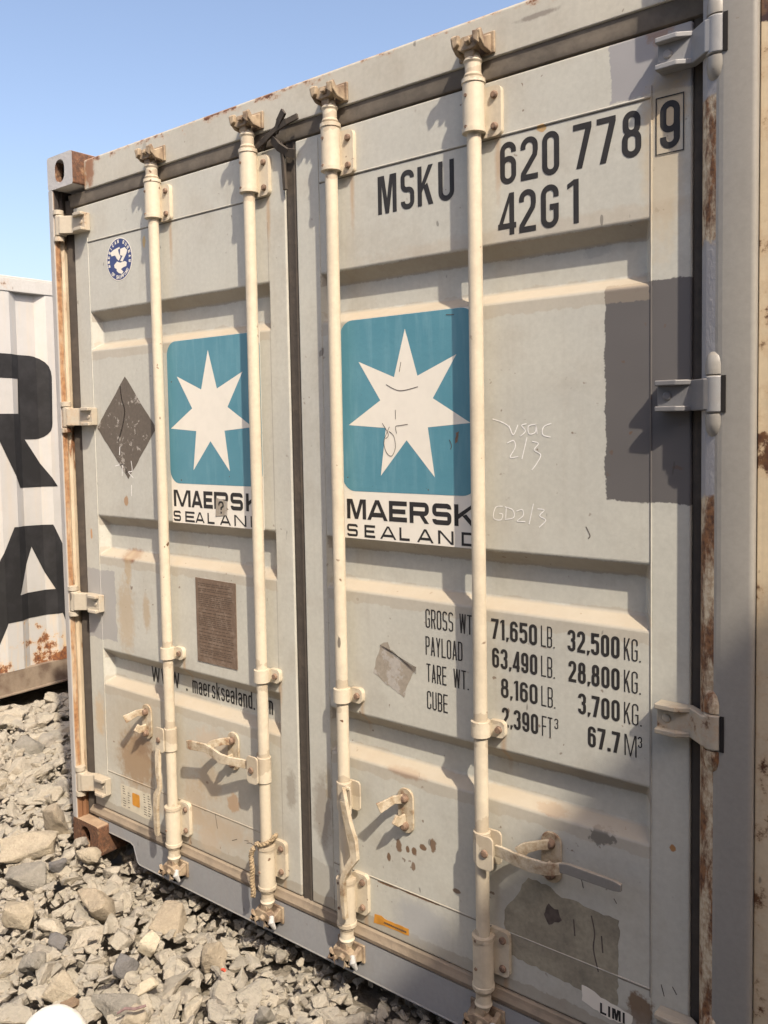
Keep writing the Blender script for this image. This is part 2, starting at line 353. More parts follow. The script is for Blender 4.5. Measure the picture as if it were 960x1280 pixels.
def tag(o, label=None, cat=None, group=None, kind=None):
    if label: o['label'] = label
    if cat: o['category'] = cat
    if group: o['group'] = group
    if kind: o['kind'] = kind
    return o
def empty(name, loc=(0, 0, 0), rz=0):
    o = bpy.data.objects.new(name, None); COL.objects.link(o); o.location = loc; o.rotation_euler.z = rz; o.empty_display_size = .2
    return o
def copy_tree(o, parent=None, remap=None):
    c = o.copy(); COL.objects.link(c); c.parent = parent
    for k in list(c.keys()):
        if k in ('label',) and parent is None: del c[k]
    for ch in [x for x in bpy.data.objects if x.parent == o]: copy_tree(ch, c, remap)
    return c

def arcp(cx, cy, rx, ry, a0, a1, n=7):
    return [(cx + rx * math.cos(R(a0 + (a1 - a0) * i / n)), cy + ry * math.sin(R(a0 + (a1 - a0) * i / n))) for i in range(n + 1)]
def rrect(x0, x1, z0, z1, r, n=6):
    return arcp(x1 - r, z1 - r, r, r, 0, 90, n) + arcp(x0 + r, z1 - r, r, r, 90, 180, n) + arcp(x0 + r, z0 + r, r, r, 180, 270, n) + arcp(x1 - r, z0 + r, r, r, 270, 360, n)

# ------------------------------------------------------------------ stroke lettering
def glyph(ch, w, t, r):
    """strokes in a box w wide, 1 high. ('S', pts, closed) centre-line strokes, ('P', polygon)"""
    h = t / 2; L, Rr, B, T = h, w - h, h, 1 - h
    r = min(max(r, h * 1.05), (Rr - L) / 2 * .999); m = w / 2
    def rr(x0, x1, z0, z1): return ('S', rrect(x0, x1, z0, z1, min(max(r, h * 1.05), (z1 - z0) / 2 * .99, (x1 - x0) / 2 * .99)), True)
    def diag(x0, y0, x1, y1, tw): return ('P', [(x0, y0), (x0 + tw, y0), (x1 + tw, y1), (x1, y1)])
    V = lambda x, a=0, b=1: ('P', [(x - h, a), (x + h, a), (x + h, b), (x - h, b)])
    H = lambda y, a=0, b=w: ('P', [(a, y - h), (b, y - h), (b, y + h), (a, y + h)])
    s = t * 1.12
    if ch in '0O': return [rr(L, Rr, B, T)]
    if ch == '6': return [rr(L, Rr, B, .60), ('S', [(Rr, .74)] + arcp(Rr - r, T - r, r, r, 0, 90) + arcp(L + r, T - r, r, r, 90, 180) + [(L, .3)], False)]
    if ch == '9': return [rr(L, Rr, .40, T), ('S', [(L, .26)] + arcp(L + r, B + r, r, r, 180, 270) + arcp(Rr - r, B + r, r, r, 270, 360) + [(Rr, .7)], False)]
    if ch == '8': return [rr(L, Rr, B, .53), rr(L + .02, Rr - .02, .53, T)]
    if ch == '2': return [('S', [(L, .72)] + arcp(L + r, T - r, r, r, 180, 90) + arcp(Rr - r, T - r, r, r, 90, 0) + [(Rr, .66), (Rr - .02, .56), (L + .01, .16), (L, B + h * .6)], False), H(B)]
    if ch == '3': return [('S', [(L, .76)] + arcp(L + r, T - r, r, r, 180, 90) + arcp(Rr - r, T - r, r, r, 90, 0) + arcp(Rr - r, .53 + r, r, r, 0, -90) + [(m * .9, .53)], False),
                          ('S', [(m * .9, .53)] + arcp(Rr - r, .53 - r, r, r, 90, 0) + arcp(Rr - r, B + r, r, r, 0, -90) + arcp(L + r, B + r, r, r, 270, 180) + [(L, .25)], False)]
    if ch == '4': return [V(w * .76), H(.22), ('P', [(0, .22), (t * .9, .22), (w * .76 + h * .2, 1), (w * .76 - h, 1)])]
    if ch == '5': return [H(T, h * .2), V(L + .01, .5, 1), ('S', [(L, .58)] + arcp(L + r, .62 - r * .15, r, r * .15, 180, 90) + arcp(Rr - r, .62 - r, r, r, 90, 0) + arcp(Rr - r, B + r, r, r, 0, -90) + arcp(L + r, B + r, r, r, 270, 180) + [(L, .25)], False)]
    if ch == '7': return [H(T), ('P', [(w * .16, 0), (w * .16 + s, 0), (w, 1 - t * .9), (w - s, 1 - t * .9)])]
    if ch == '1': return [V(Rr), ('P', [(0, .80), (0, .80 + t * .85), (w - t * .9, 1), (w - t * .9, .88)])]
    if ch == '.': return [('P', [(0, 0), (t * 1.1, 0), (t * 1.1, t * 1.1), (0, t * 1.1)])]
    if ch == ',': return [('P', [(0, -.06), (t * .5, -.06), (t * 1.1, t * 1.1), (0, t * 1.1)])]
    if ch == 'M': return [V(L), V(Rr), diag(t * .7, 1, m - h, 0, t * .95), diag(w - t * 1.65, 1, m - h, 0, t * .95)]
    if ch == 'N': return [V(L), V(Rr), diag(t * .1, 1, w - t * 1.2, 0, t * 1.1)]
    if ch == 'S':
        q = min(max(.13, h * 1.04), (.5 - h) / 2 * .97, (Rr - L) / 2 * .97); c = .5
        return [('S', [(Rr, T - q - .015)] + arcp(Rr - q, T - q, q, q, 0, 90) + arcp(L + q, T - q, q, q, 90, 180) + arcp(L + q, c + q, q, q, 180, 270)
                 + arcp(Rr - q, c - q, q, q, 90, 0) + arcp(Rr - q, B + q, q, q, 0, -90) + arcp(L + q, B + q, q, q, 270, 180) + [(L, B + q + .015)], False)]
    if ch == 'K': return [V(L), ('P', [(t * .85, .30), (w, 1), (w - s, 1), (t * .85, .54)]), ('P', [(w - s, 0), (w, 0), (t * .85 + (w - t) * .36 + h, .56), (t * .85 + (w - t) * .36 - h, .48)])]
    if ch == 'U': return [('S', [(L, 1)] + arcp(L + r, B + r, r, r, 180, 270) + arcp(Rr - r, B + r, r, r, 270, 360) + [(Rr, 1)], False)]
    if ch == 'G': return [('S', [(Rr, .70)] + arcp(Rr - r, T - r, r, r, 0, 90) + arcp(L + r, T - r, r, r, 90, 180) + arcp(L + r, B + r, r, r, 180, 270) + arcp(Rr - r, B + r, r, r, 270, 360) + [(Rr, .48), (m, .48)], False)]
    if ch == 'C': return [('S', [(Rr, .70)] + arcp(Rr - r, T - r, r, r, 0, 90) + arcp(L + r, T - r, r, r, 90, 180) + arcp(L + r, B + r, r, r, 180, 270) + arcp(Rr - r, B + r, r, r, 270, 360) + [(Rr, .30)], False)]
    if ch in 'RPB':
        g = [V(L), ('S', [(L, T)] + arcp(Rr - r, T - r, r, r, 90, 0) + arcp(Rr - r, .47 + r, r, r, 0, -90) + [(L, .47)], False)]
        if ch == 'R': g.append(('P', [(w - s, 0), (w, 0), (w * .55 + h, .5), (w * .55 - h * 1.2, .5)]))
        if ch == 'B': g.append(('S', [(L, .47)] + arcp(Rr - r, .47 - r, r, r, 90, 0) + arcp(Rr - r, B + r, r, r, 0, -90) + [(L, B)], False))
        return g
    if ch == 'D': return [V(L), ('S', [(L, T)] + arcp(Rr - r, T - r, r, r, 90, 0) + arcp(Rr - r, B + r, r, r, 0, -90) + [(L, B)], False)]
    if ch == 'E': return [V(L), H(T), H(.5, 0, w * .92), H(B)]
    if ch == 'F': return [V(L), H(T), H(.5, 0, w * .9)]
    if ch == 'T': return [V(m), H(T)]
    if ch == 'L': return [V(L), H(B)]
    if ch == 'I': return [V(m)]
    if ch == 'H': return [V(L), V(Rr), H(.5)]
    if ch == 'Y': return [V(m, 0, .45), diag(0, 1, m - h, .42, t), diag(w - t, 1, m - h, .42, t)]
    if ch == 'A': return [diag(0, 0, m - t * .55, 1, t), diag(w - t, 0, m - t * .45, 1, t), H(.26, w * .2, w * .8)]
    if ch == 'W': return [diag(0, 1, w * .26 - h, 0, t), diag(m - h, 1, w * .26 - h, 0, t), diag(m - h, 1, w * .74 - h, 0, t), diag(w - t, 1, w * .74 - h, 0, t)]
    if ch == '?': return [('S', [(L, .75)] + arcp(L + r, T - r, r, r, 180, 90) + arcp(Rr - r, T - r, r, r, 90, 0) + [(Rr, .6), (m, .45), (m, .28)], False), ('P', [(m - h, 0), (m + h, 0), (m + h, t), (m - h, t)])]
    X = .74
    if ch == 'a': return [('S', [(L, .56)] + arcp(L + r, X - h - r, r, r, 180, 90) + arcp(Rr - r, X - h - r, r, r, 90, 0) + [(Rr, 0)], False), rr(L, Rr, B, .42)]
    if ch == 'e': return [('S', [(L, .38), (Rr, .38)] + arcp(Rr - r, X - h - r, r, r, 0, 90) + arcp(L + r, X - h - r, r, r, 90, 180) + arcp(L + r, B + r, r, r, 180, 270) + arcp(Rr - r, B + r, r, r, 270, 360) + [(Rr, .22)], False)]
    if ch == 'r': return [V(L, 0, X), ('S', [(L, .5)] + arcp(L + r, X - h - r, r, r, 180, 90) + [(Rr, X - h)], False)]
    if ch == 's': return [('S', [(Rr, .54)] + arcp(Rr - r, X - h - r, r, r, 0, 90) + arcp(L + r, X - h - r, r, r, 90, 180) + [(L, .46), (Rr, .30)] + arcp(Rr - r, B + r, r, r, 0, -90) + arcp(L + r, B + r, r, r, 270, 180) + [(L, .2)], False)]
    if ch == 'k': return [V(L), ('P', [(t * .9, .30), (w - s, X), (w, X), (t * .9, .46 - h)]), ('P', [(w - s, 0), (w, 0), (t + (w - t) * .36, .5), (t, .40)])]
    if ch == 'l': return [V(m)]
    if ch == 'n': return [V(L, 0, X), ('S', [(L, .5)] + arcp(L + r, X - h - r, r, r, 180, 90) + arcp(Rr - r, X - h - r, r, r, 90, 0) + [(Rr, 0)], False)]
    if ch == 'd': return [V(Rr), rr(L, Rr, B, X - h)]
    if ch == 'c': return [('S', [(Rr, .52)] + arcp(Rr - r, X - h - r, r, r, 0, 90) + arcp(L + r, X - h - r, r, r, 90, 180) + arcp(L + r, B + r, r, r, 180, 270) + arcp(Rr - r, B + r, r, r, 270, 360) + [(Rr, .22)], False)]
    if ch == 'o': return [rr(L, Rr, B, X - h)]
    if ch == 'm': return [V(L, 0, X), V(m, 0, X - h), ('S', [(L, .5)] + arcp(L + r * .6, X - h - r * .6, r * .6, r * .6, 180, 90) + arcp(Rr - r * .6, X - h - r * .6, r * .6, r * .6, 90, 0) + [(Rr, 0)], False)]
    return []

def ribbon(pts, t, closed):
    n = len(pts); P = [pts[0]]
    for p in pts[1:]:
        if math.hypot(p[0] - P[-1][0], p[1] - P[-1][1]) > 1e-4: P.append(p)
    if closed and math.hypot(P[0][0] - P[-1][0], P[0][1] - P[-1][1]) < 1e-4: P.pop()
    n = len(P); l, r_ = [], []
    for i in range(n):
        a = P[i - 1] if (i > 0 or closed) else None
        c = P[(i + 1) % n] if (i < n - 1 or closed) else None
        p = P[i]
        def nrm(u, v):
            d = math.hypot(v[0] - u[0], v[1] - u[1]) or 1; return (-(v[1] - u[1]) / d, (v[0] - u[0]) / d)
        if a is None: nx, ny = nrm(p, c); k = 1
        elif c is None: nx, ny = nrm(a, p); k = 1
        else:
            n1 = nrm(a, p); n2 = nrm(p, c); nx, ny = n1[0] + n2[0], n1[1] + n2[1]
            d = math.hypot(nx, ny) or 1; nx, ny = nx / d, ny / d; k = 1 / max(.5, nx * n1[0] + ny * n1[1])
        l.append((p[0] + nx * t / 2 * k, p[1] + ny * t / 2 * k)); r_.append((p[0] - nx * t / 2 * k, p[1] - ny * t / 2 * k))
    return l, r_

WID = {'1': .55, '.': .5, ',': .5, 'I': .5, 'M': 1.35, 'W': 1.4, 'm': 1.5, ' ': .7, 'l': .42, 'r': .8, 'c': .95, 's': .95}
def text(name, s, x0, x1, z0, z1, parent, mat, y=.055, t=.17, gap=.32, rad=.2, wid=None, lift=.0012, pos=None, stag=.00006):
    lift *= .5
    """letters between x0 and x1 (pos: explicit list of (x0, x1) per letter)"""
    H = z1 - z0; mb = MB()
    W = dict(WID); W.update(wid or {})
    if pos is None:
        tot = sum(W.get(c, 1) for c in s) + gap * (len(s) - 1); u = (x1 - x0) / tot; pos = []; x = x0
        for c in s:
            pos.append((x, x + W.get(c, 1) * u)); x += (W.get(c, 1) + gap) * u
    k = 0
    for c, (a, b_) in zip(s, pos):
        if c == ' ': continue
        w = (b_ - a) / H
        for st in glyph(c, w, t, rad):
            yy = y - lift - (k % 6) * stag; k += 1
            if st[0] == 'P':
                mb.add([(a + p[0] * H, yy, z0 + p[1] * H) for p in st[1]], [tuple(range(len(st[1])))])
            else:
                l, r_ = ribbon(st[1], t, st[2]); n = len(l)
                vs = [(a + p[0] * H, yy, z0 + p[1] * H) for p in l + r_]
                mb.add(vs, [(i, (i + 1) % n, (i + 1) % n + n, i + n) for i in range(n if st[2] else n - 1)])
    return mb.build(name, mat, parent)

def sheet(name, poly, parent, mat, y=.055, lift=.0008, thick=.0006):
    lift *= .5; thick = thick * .5 if thick < .001 else thick
    mb = MB(); mb.prism(poly, lambda u, v, w: (u, y - lift - thick + w, v), thick)
    return mb.build(name, mat, parent)
def scribble(name, lines, parent, mat, y=.055, t=.0025, lift=.0012):
    lift *= .5
    mb = MB(); k = 0
    for pts in lines:
        q = []
        for i in range(len(pts) - 1):     # smooth it a little
            p0 = pts[max(i - 1, 0)]; p1 = pts[i]; p2 = pts[i + 1]; p3 = pts[min(i + 2, len(pts) - 1)]
            for j in range(5):
                u = j / 5
                q.append(tuple(.5 * ((2 * p1[d]) + (-p0[d] + p2[d]) * u + (2 * p0[d] - 5 * p1[d] + 4 * p2[d] - p3[d]) * u * u + (-p0[d] + 3 * p1[d] - 3 * p2[d] + p3[d]) * u ** 3) for d in (0, 1)))
        q.append(pts[-1])
        l, r_ = ribbon(q, t, False); n = len(l); yy = y - lift - (k % 5) * .00005; k += 1
        mb.add([(p[0], yy, p[1]) for p in l + r_], [(i, i + 1, i + 1 + n, i + n) for i in range(n - 1)])
    return mb.build(name, mat, parent)

# ------------------------------------------------------------------ container parts
W0, H0 = 2.462, 2.592
DY = .055                       # door face
def casting(root, x0, y0, z0, front, mat):
    """corner fitting .162 x .178 x .118 with oval openings on its end and side"""
    mb = MB(); x1, y1, z1 = x0 + .162, y0 + .178, z0 + .118
    cx, cz = (x0 + x1) / 2, (z0 + z1) / 2
    n = 32
    def ring(hw, hz, r):
        pts = rrect(-hw, hw, -hz, hz, r, 7); return pts
    outer = ring(.081, .059, .006); inner = ring(.028, .041, .0275)
    outer = rrect(-.081, .081, -.059, .059, .010, 7); inner = rrect(-.030, .030, -.041, .041, .0295, 7); n = len(outer)
    yf = y0 if front else y1; sg = 1 if front else -1
    o = [(cx + p[0], yf, cz + p[1]) for p in outer]; i_ = [(cx + p[0], yf, cz + p[1]) for p in inner]
    i2 = [(cx + p[0], yf + sg * .03, cz + p[1]) for p in inner]; ob = [(cx + p[0], yf + sg * .178, cz + p[1]) for p in outer]
    mb.add(o + i_ + i2 + ob, [(k, (k + 1) % n, (k + 1) % n + n, k + n) for k in range(n)] + [(k + n, (k + 1) % n + n, (k + 1) % n + 2 * n, k + 2 * n) for k in range(n)]
           + [(k, k + 3 * n, (k + 1) % n + 3 * n, (k + 1) % n) for k in range(n)] + [tuple(range(3 * n, 4 * n))], mat)
    cav = [(cx + sx * .06, yf + sg * (.03 if a == 0 else .14), cz + sz * .05) for a in (0, 1) for sx, sz in ((-1, -1), (1, -1), (1, 1), (-1, 1))]
    mb.add(cav, [(4, 5, 6, 7), (0, 1, 5, 4), (1, 2, 6, 5), (2, 3, 7, 6), (3, 0, 4, 7)], M['dark'])
    me = mb.build('corner_casting', mat, root)
    return me

def corr_wall(root, x, y0, y1, z0, z1, sgn, mat, phase, pitch=.34, dep=.036, out=.10, bev=.06):
    """vertically corrugated side wall; sgn +1 faces +x.  Outward flats end at phase + k pitch"""
    ys = []
    k0 = int((y0 - phase) / pitch) - 2
    for k in range(k0, k0 + int((y1 - y0) / pitch) + 5):
        b = phase + k * pitch
        ys += [(b - out, 0), (b, 0), (b + bev, 1), (b + pitch - out - bev, 1)]
    ys = [(a, d) for a, d in ys if y0 < a < y1]
    ys = [(y0, ys[0][1])] + ys + [(y1, ys[-1][1])]
    mb = MB(); n = len(ys)
    vs = [(x - sgn * dep * d, a, z) for z in (z0, z1) for a, d in ys]
    mb.add(vs, [(i, i + 1, i + 1 + n, i + n) for i in range(n - 1)])
    return mb.build('side_wall', mat, root)

def body(root, L, mats, phase=0.0, dep=.036):
    fr, wall = mats
    for x0 in (0, W0 - .162):
        for z0 in (0, H0 - .118):
            casting(root, x0, 0, z0, True, M['casting'] if root.get('main') else fr)
            casting(root, x0, L - .178, z0, False, fr)
    for x0, x1 in ((.01, .10), (W0 - .10, W0 - .01)):
        mb = MB(); mb.box(x0, x1, L - .12, L - .005, .118, H0 - .118); mb.build('corner_post', fr, root, bevel=.006)
    for s, xs in ((-1, (.003, .06)), (1, (W0 - .06, W0 - .003))):
        mb = MB(); mb.box(xs[0], xs[1], .178, L - .178, H0 - .10, H0 - .015); mb.build('top_rail', fr, root, bevel=.006)
        mb = MB(); mb.box(xs[0], xs[1], .178, L - .178, .035, .155)
        mb.box(xs[0] + (0 if s > 0 else .03), xs[1] - (.03 if s > 0 else 0), .178, L - .178, .028, .035); mb.build('bottom_rail', fr, root, bevel=.004)
    corr_wall(root, W0 - .012, .12, L - .10, .15, H0 - .08, 1, wall, phase, dep=dep)
    corr_wall(root, .012, .12, L - .10, .15, H0 - .08, -1, wall, phase, dep=dep)
    mb = MB(); mb.box(.03, W0 - .03, .10, L - .03, H0 - .055, H0 - .035); mb.build('roof_panel', wall, root)
    mb = MB(); mb.box(.06, W0 - .06, .12, L - .05, .11, .15)
    for k in range(int(L / .6)): mb.box(.06, W0 - .06, .3 + k * .6, .36 + k * .6, .035, .11)
    mb.build('underframe', wall, root)
    mb = MB(); mb.box(.08, W0 - .08, L - .06, L - .03, .12, H0 - .05); mb.build('end_wall', wall, root)

def posts(root, fr, strip, postr):
    # left post: narrow front flange, channel wall facing the door
    mb = MB(); g = []
    prof = [(0, 0), (.024, 0), (.030, .006), (.032, .020), (.028, .027), (.033, .036), (.030, .048), (.03, .075), (.0, .12)]
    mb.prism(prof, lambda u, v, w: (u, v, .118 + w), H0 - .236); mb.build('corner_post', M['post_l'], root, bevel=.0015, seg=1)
    # right post
    mb = MB()
    prof = arcp(2.452, .010, .010, .010, 0, -90, 4) + [(2.412, 0), (2.400, .0012), (2.391, .0035), (2.385, .0062)]
    prof2 = [(2.385, .0062), (2.374, .0105), (2.364, .0155), (2.354, .026), (2.348, .040), (2.345, .055), (2.345, .075)]
    pts = prof + prof2[1:] + [(2.345, .12), (2.462, .12)]
    n = len(pts); z0, z1 = .118, H0 - .118
    vs = [(p[0], p[1], z0) for p in pts] + [(p[0], p[1], z1) for p in pts]
    np_ = len(prof)
    for i in range(n):
        j = (i + 1) % n
        mat = strip if (np_ - 1 <= i < n - 3) else postr
        mb.add([vs[i], vs[j], vs[j + n], vs[i + n]], [(0, 1, 2, 3)], mat)
    o = mb.build('corner_post', postr, root)
    bm = bmesh.new(); bm.from_mesh(o.data); bmesh.ops.remove_doubles(bm, verts=bm.verts, dist=1e-5); bm.to_mesh(o.data); bm.free()
    o.data.polygons.foreach_set('use_smooth', [True] * len(o.data.polygons)); o.data.set_sharp_from_angle(angle=R(50))

RODX = [1.817, 1.362, 1.038, .582]
VAL = [(2.024, 1.885), (1.281, 1.133), (.782, .650)]
def header_sill(root, fr, sill):
    h = MB()
    h.prism([(.045, 2.458), (.045, 2.560), (.052, 2.566), (.16, 2.569), (.16, 2.458)], lambda u, v, w: (.163 + w, u, v), W0 - .326)
    hd = h.build('header_beam', fr, root, bevel=.004)
    s = MB()
    out = [(.165, .126), (.165, .085), (.300, .085), (.318, .078), (.338, .024), (.350, .016), (W0 - .350, .016), (W0 - .338, .024), (W0 - .318, .078), (W0 - .300, .085), (W0 - .165, .085), (W0 - .165, .126)]
    s.prism(out, lambda u, v, w: (u, .045 + w, v), .012)
    l, r_ = ribbon(out[1:-1], .007, False); n = len(l)
    for i in range(n - 1):
        a, b = out[1 + i], out[2 + i]
        s.tube([(a[0], .0475, a[1]), (b[0], .0475, b[1])], .0042, 8)
    s.box(.165, W0 - .165, .057, .14, .10, .124)
    s.box(.10, .165, .0455, .10, .1185, .126)
    s.box(W0 - .165, W0 - .10, .0455, .10, .1185, .126)
    sl = s.build('door_sill', sill, root, bevel=.0015, seg=1)
    # cam keepers
    for x in RODX:
        for top in (1, 0):
            k = MB(); z = 2.492 if top else .088; sg = 1 if top else -1
            k.box(x - .050, x + .050, .038, .0455, z - .026, z + .026)
            for dx in (-.034, .034):
                q = 1 if dx > 0 else -1
                k.prism([(.045, z - .024), (.010, z - .020), (-.008, z - .006), (-.014, z + .014 * sg), (-.004, z + .022 * sg), (.008, z + .006), (.045, z + .024)], lambda u, v, w: (x + dx - .007 + w, u, v), .014)
                k.prism([(x + dx, z - .014), (x + dx + q * .006, z + .014), (x + dx * .55, z + .018 * sg), (x + dx * .6, z - .004)], lambda u, v, w: (u, -.013 + w, v), .014)
            o = k.build('cam_keeper', M['camiron'], hd if top else sl, bevel=.0035, seg=2)
    return hd, sl

def door_leaf(root, x0, x1, xa, xb, mat):
    """door leaf with three horizontal pressed channels"""
    zb, zt, yb = .167, 2.410, .11
    mb = MB()
    F = lambda pts: mb.add(pts, [tuple(range(len(pts)))])
    P = lambda x, z, y=DY: (x, y, z)
    zs = [zt] + [z for v in VAL for z in v] + [zb]
    for i in range(0, len(zs), 2): F([P(xa, zs[i + 1]), P(xb, zs[i + 1]), P(xb, zs[i]), P(xa, zs[i])])
    for i in range(len(zs) - 1):
        F([P(x0, zs[i + 1]), P(xa, zs[i + 1]), P(xa, zs[i]), P(x0, zs[i])]); F([P(xb, zs[i + 1]), P(x1, zs[i + 1]), P(x1, zs[i]), P(xb, zs[i])])
        F([P(x0, zs[i + 1]), P(x0, zs[i]), P(x0, zs[i], yb), P(x0, zs[i + 1], yb)]); F([P(x1, zs[i + 1]), P(x1, zs[i]), P(x1, zs[i], yb), P(x1, zs[i + 1], yb)])
    for z in (zt, zb):
        for a, b in ((x0, xa), (xa, xb), (xb, x1)): F([P(a, z), P(b, z), P(b, z, yb), P(a, z, yb)])
    for top, bot in VAL:
        a, b, t, c, y = xa + .026, xb - .020, top - .032, bot + .025, .090
        F([P(a, c, y), P(b, c, y), P(b, t, y), P(a, t, y)])
        F([P(xa, top), P(xb, top), P(b, t, y), P(a, t, y)]); F([P(xa, bot), P(a, c, y), P(b, c, y), P(xb, bot)])
        F([P(xa, bot), P(xa, top), P(a, t, y), P(a, c, y)]); F([P(xb, top), P(xb, bot), P(b, c, y), P(b, t, y)])
    o = mb.build('door', mat, root)
    bm = bmesh.new(); bm.from_mesh(o.data); bmesh.ops.remove_doubles(bm, verts=bm.verts, dist=1e-5)
    # weld T-junctions by adding the pocket corners to the long stile edges
    bmesh.ops.recalc_face_normals(bm, faces=bm.faces)
    if sum(f.normal.y for f in bm.faces if abs(f.calc_center_median().y - DY) < 1e-4) > 0: bmesh.ops.reverse_faces(bm, faces=bm.faces)
    bm.to_mesh(o.data); bm.free()
    b = o.modifiers.new('bevel', 'BEVEL'); b.width = .005; b.segments = 3; b.limit_method = 'ANGLE'; b.angle_limit = R(20)
    return o

def seals(root, d1, d2, torn=True):
    def sect(pts, a, mat, par, name='door_seal'):
        mb = MB(); mb.prism(pts, a[0], a[1]); return mb.build(name, mat, par, smooth=True, angle=35)
    for par, xs in ((d1, (.05, 1.17)), (d2, (1.1705, 2.345))):
        x0, x1 = xs
        prof = [(.12, 2.412), (.060, 2.412), (.0535, 2.415), (.0515, 2.422), (.0520, 2.436), (.0510, 2.448), (.0500, 2.4575), (.12, 2.4575)]
        sect(prof, (lambda u, v, w: (x0 + w, u, v), x1 - x0), M['rubber_top'], par)
        prof = [(.12, .1255), (.050, .1262), (.042, .132), (.041, .142), (.048, .152), (.051, .160), (.060, .1655), (.12, .1655)]
        sect(prof, (lambda u, v, w: (x0 + w, u, v), x1 - x0), M['rubber_low'], par)
    z0, z1 = .128, 2.44
    sect([(.034, .12), (.034, .050), (.040, .044), (.050, .046), (.060, .054), (.068, .058), (.068, .12)], (lambda u, v, w: (u, v, z0 + w), z1 - z0), M['rubber'], d1)
    sect([(2.323, .12), (2.323, .062), (2.330, .060), (2.343, .062), (2.344, .12)], (lambda u, v, w: (u, v, z0 + w), z1 - z0), M['rubber'], d2)
    sect([(1.1565, .12), (1.1565, .060), (1.164, .0565), (1.177, .060), (1.190, .0575), (1.1975, .061), (1.1975, .12)], (lambda u, v, w: (u, v, z0 - .01 + w), z1 - z0), M['rubber'], d2)
    if torn:
        random.seed(4); mb = MB()
        def strip_(pts, w, th=.004):
            for i in range(len(pts) - 1):
                a, b = Vector(pts[i]), Vector(pts[i + 1]); d = (b - a).normalized(); s = d.cross(Vector((.3, 1, .2))).normalized()
                mb.obox((a + b) / 2, d * ((b - a).length / 2 + .003), s * w * (.7 + .5 * random.random()), d.cross(s) * th)
        strip_([(1.06, .040, 2.418), (1.11, .030, 2.430), (1.16, .026, 2.449), (1.20, .022, 2.455), (1.235, .028, 2.463)], .010)
        strip_([(1.15, .030, 2.440), (1.17, .022, 2.462), (1.195, .016, 2.482)], .012)
        strip_([(1.13, .036, 2.425), (1.155, .034, 2.398), (1.182, .040, 2.378), (1.205, .046, 2.372)], .011)
        strip_([(1.16, .040, 2.41), (1.163, .044, 2.35), (1.166, .046, 2.28)], .008)
        strip_([(1.08, .046, 2.41), (1.10, .036, 2.432), (1.14, .034, 2.440)], .009)
        mb.build('torn_seal', M['rubber'], d2, bevel=.0008, seg=1)

def hinge(par, x_pin, x_end, z, matb, matp, slot=False):
    s = 1 if x_end > x_pin else -1
    mb = MB()
    yp = .020 if s > 0 else .014
    mb.lathe(x_pin, yp, [(z - .037, .017), (z - .036, .0205), (z + .036, .0205), (z + .037, .017)], 24, matp)
    # flat arm wrapping the pin and lying on the door edge
    xm = x_pin + s * .055
    arm = [(x_pin, yp - .019), (x_pin + s * .02, yp - .017), (xm, .030), (x_end, .031), (x_end, .0545), (xm, .0545), (x_pin + s * .03, yp + .02), (x_pin, yp + .0195)]
    mb.prism(arm, lambda u, v, w: (u, v, z - .032 + w), .064, matb)
    for zz in (z - .027, z + .027):   # raised pressed ribs towards the free end
        mb.prism([(x_end, .031), (x_end, .014), (x_end - s * .045, .012), (x_end - s * .075, .031)], lambda u, v, w: (u, v, zz - .006 + w), .012, matb)
    mb.tube([(x_end - s * .022, .032, z), (x_end - s * .022, .0265, z)], [.011, .008], 14, matb)
    o = mb.build('hinge', matb, par, bevel=.003, seg=2)
    # lugs on the post
    return o

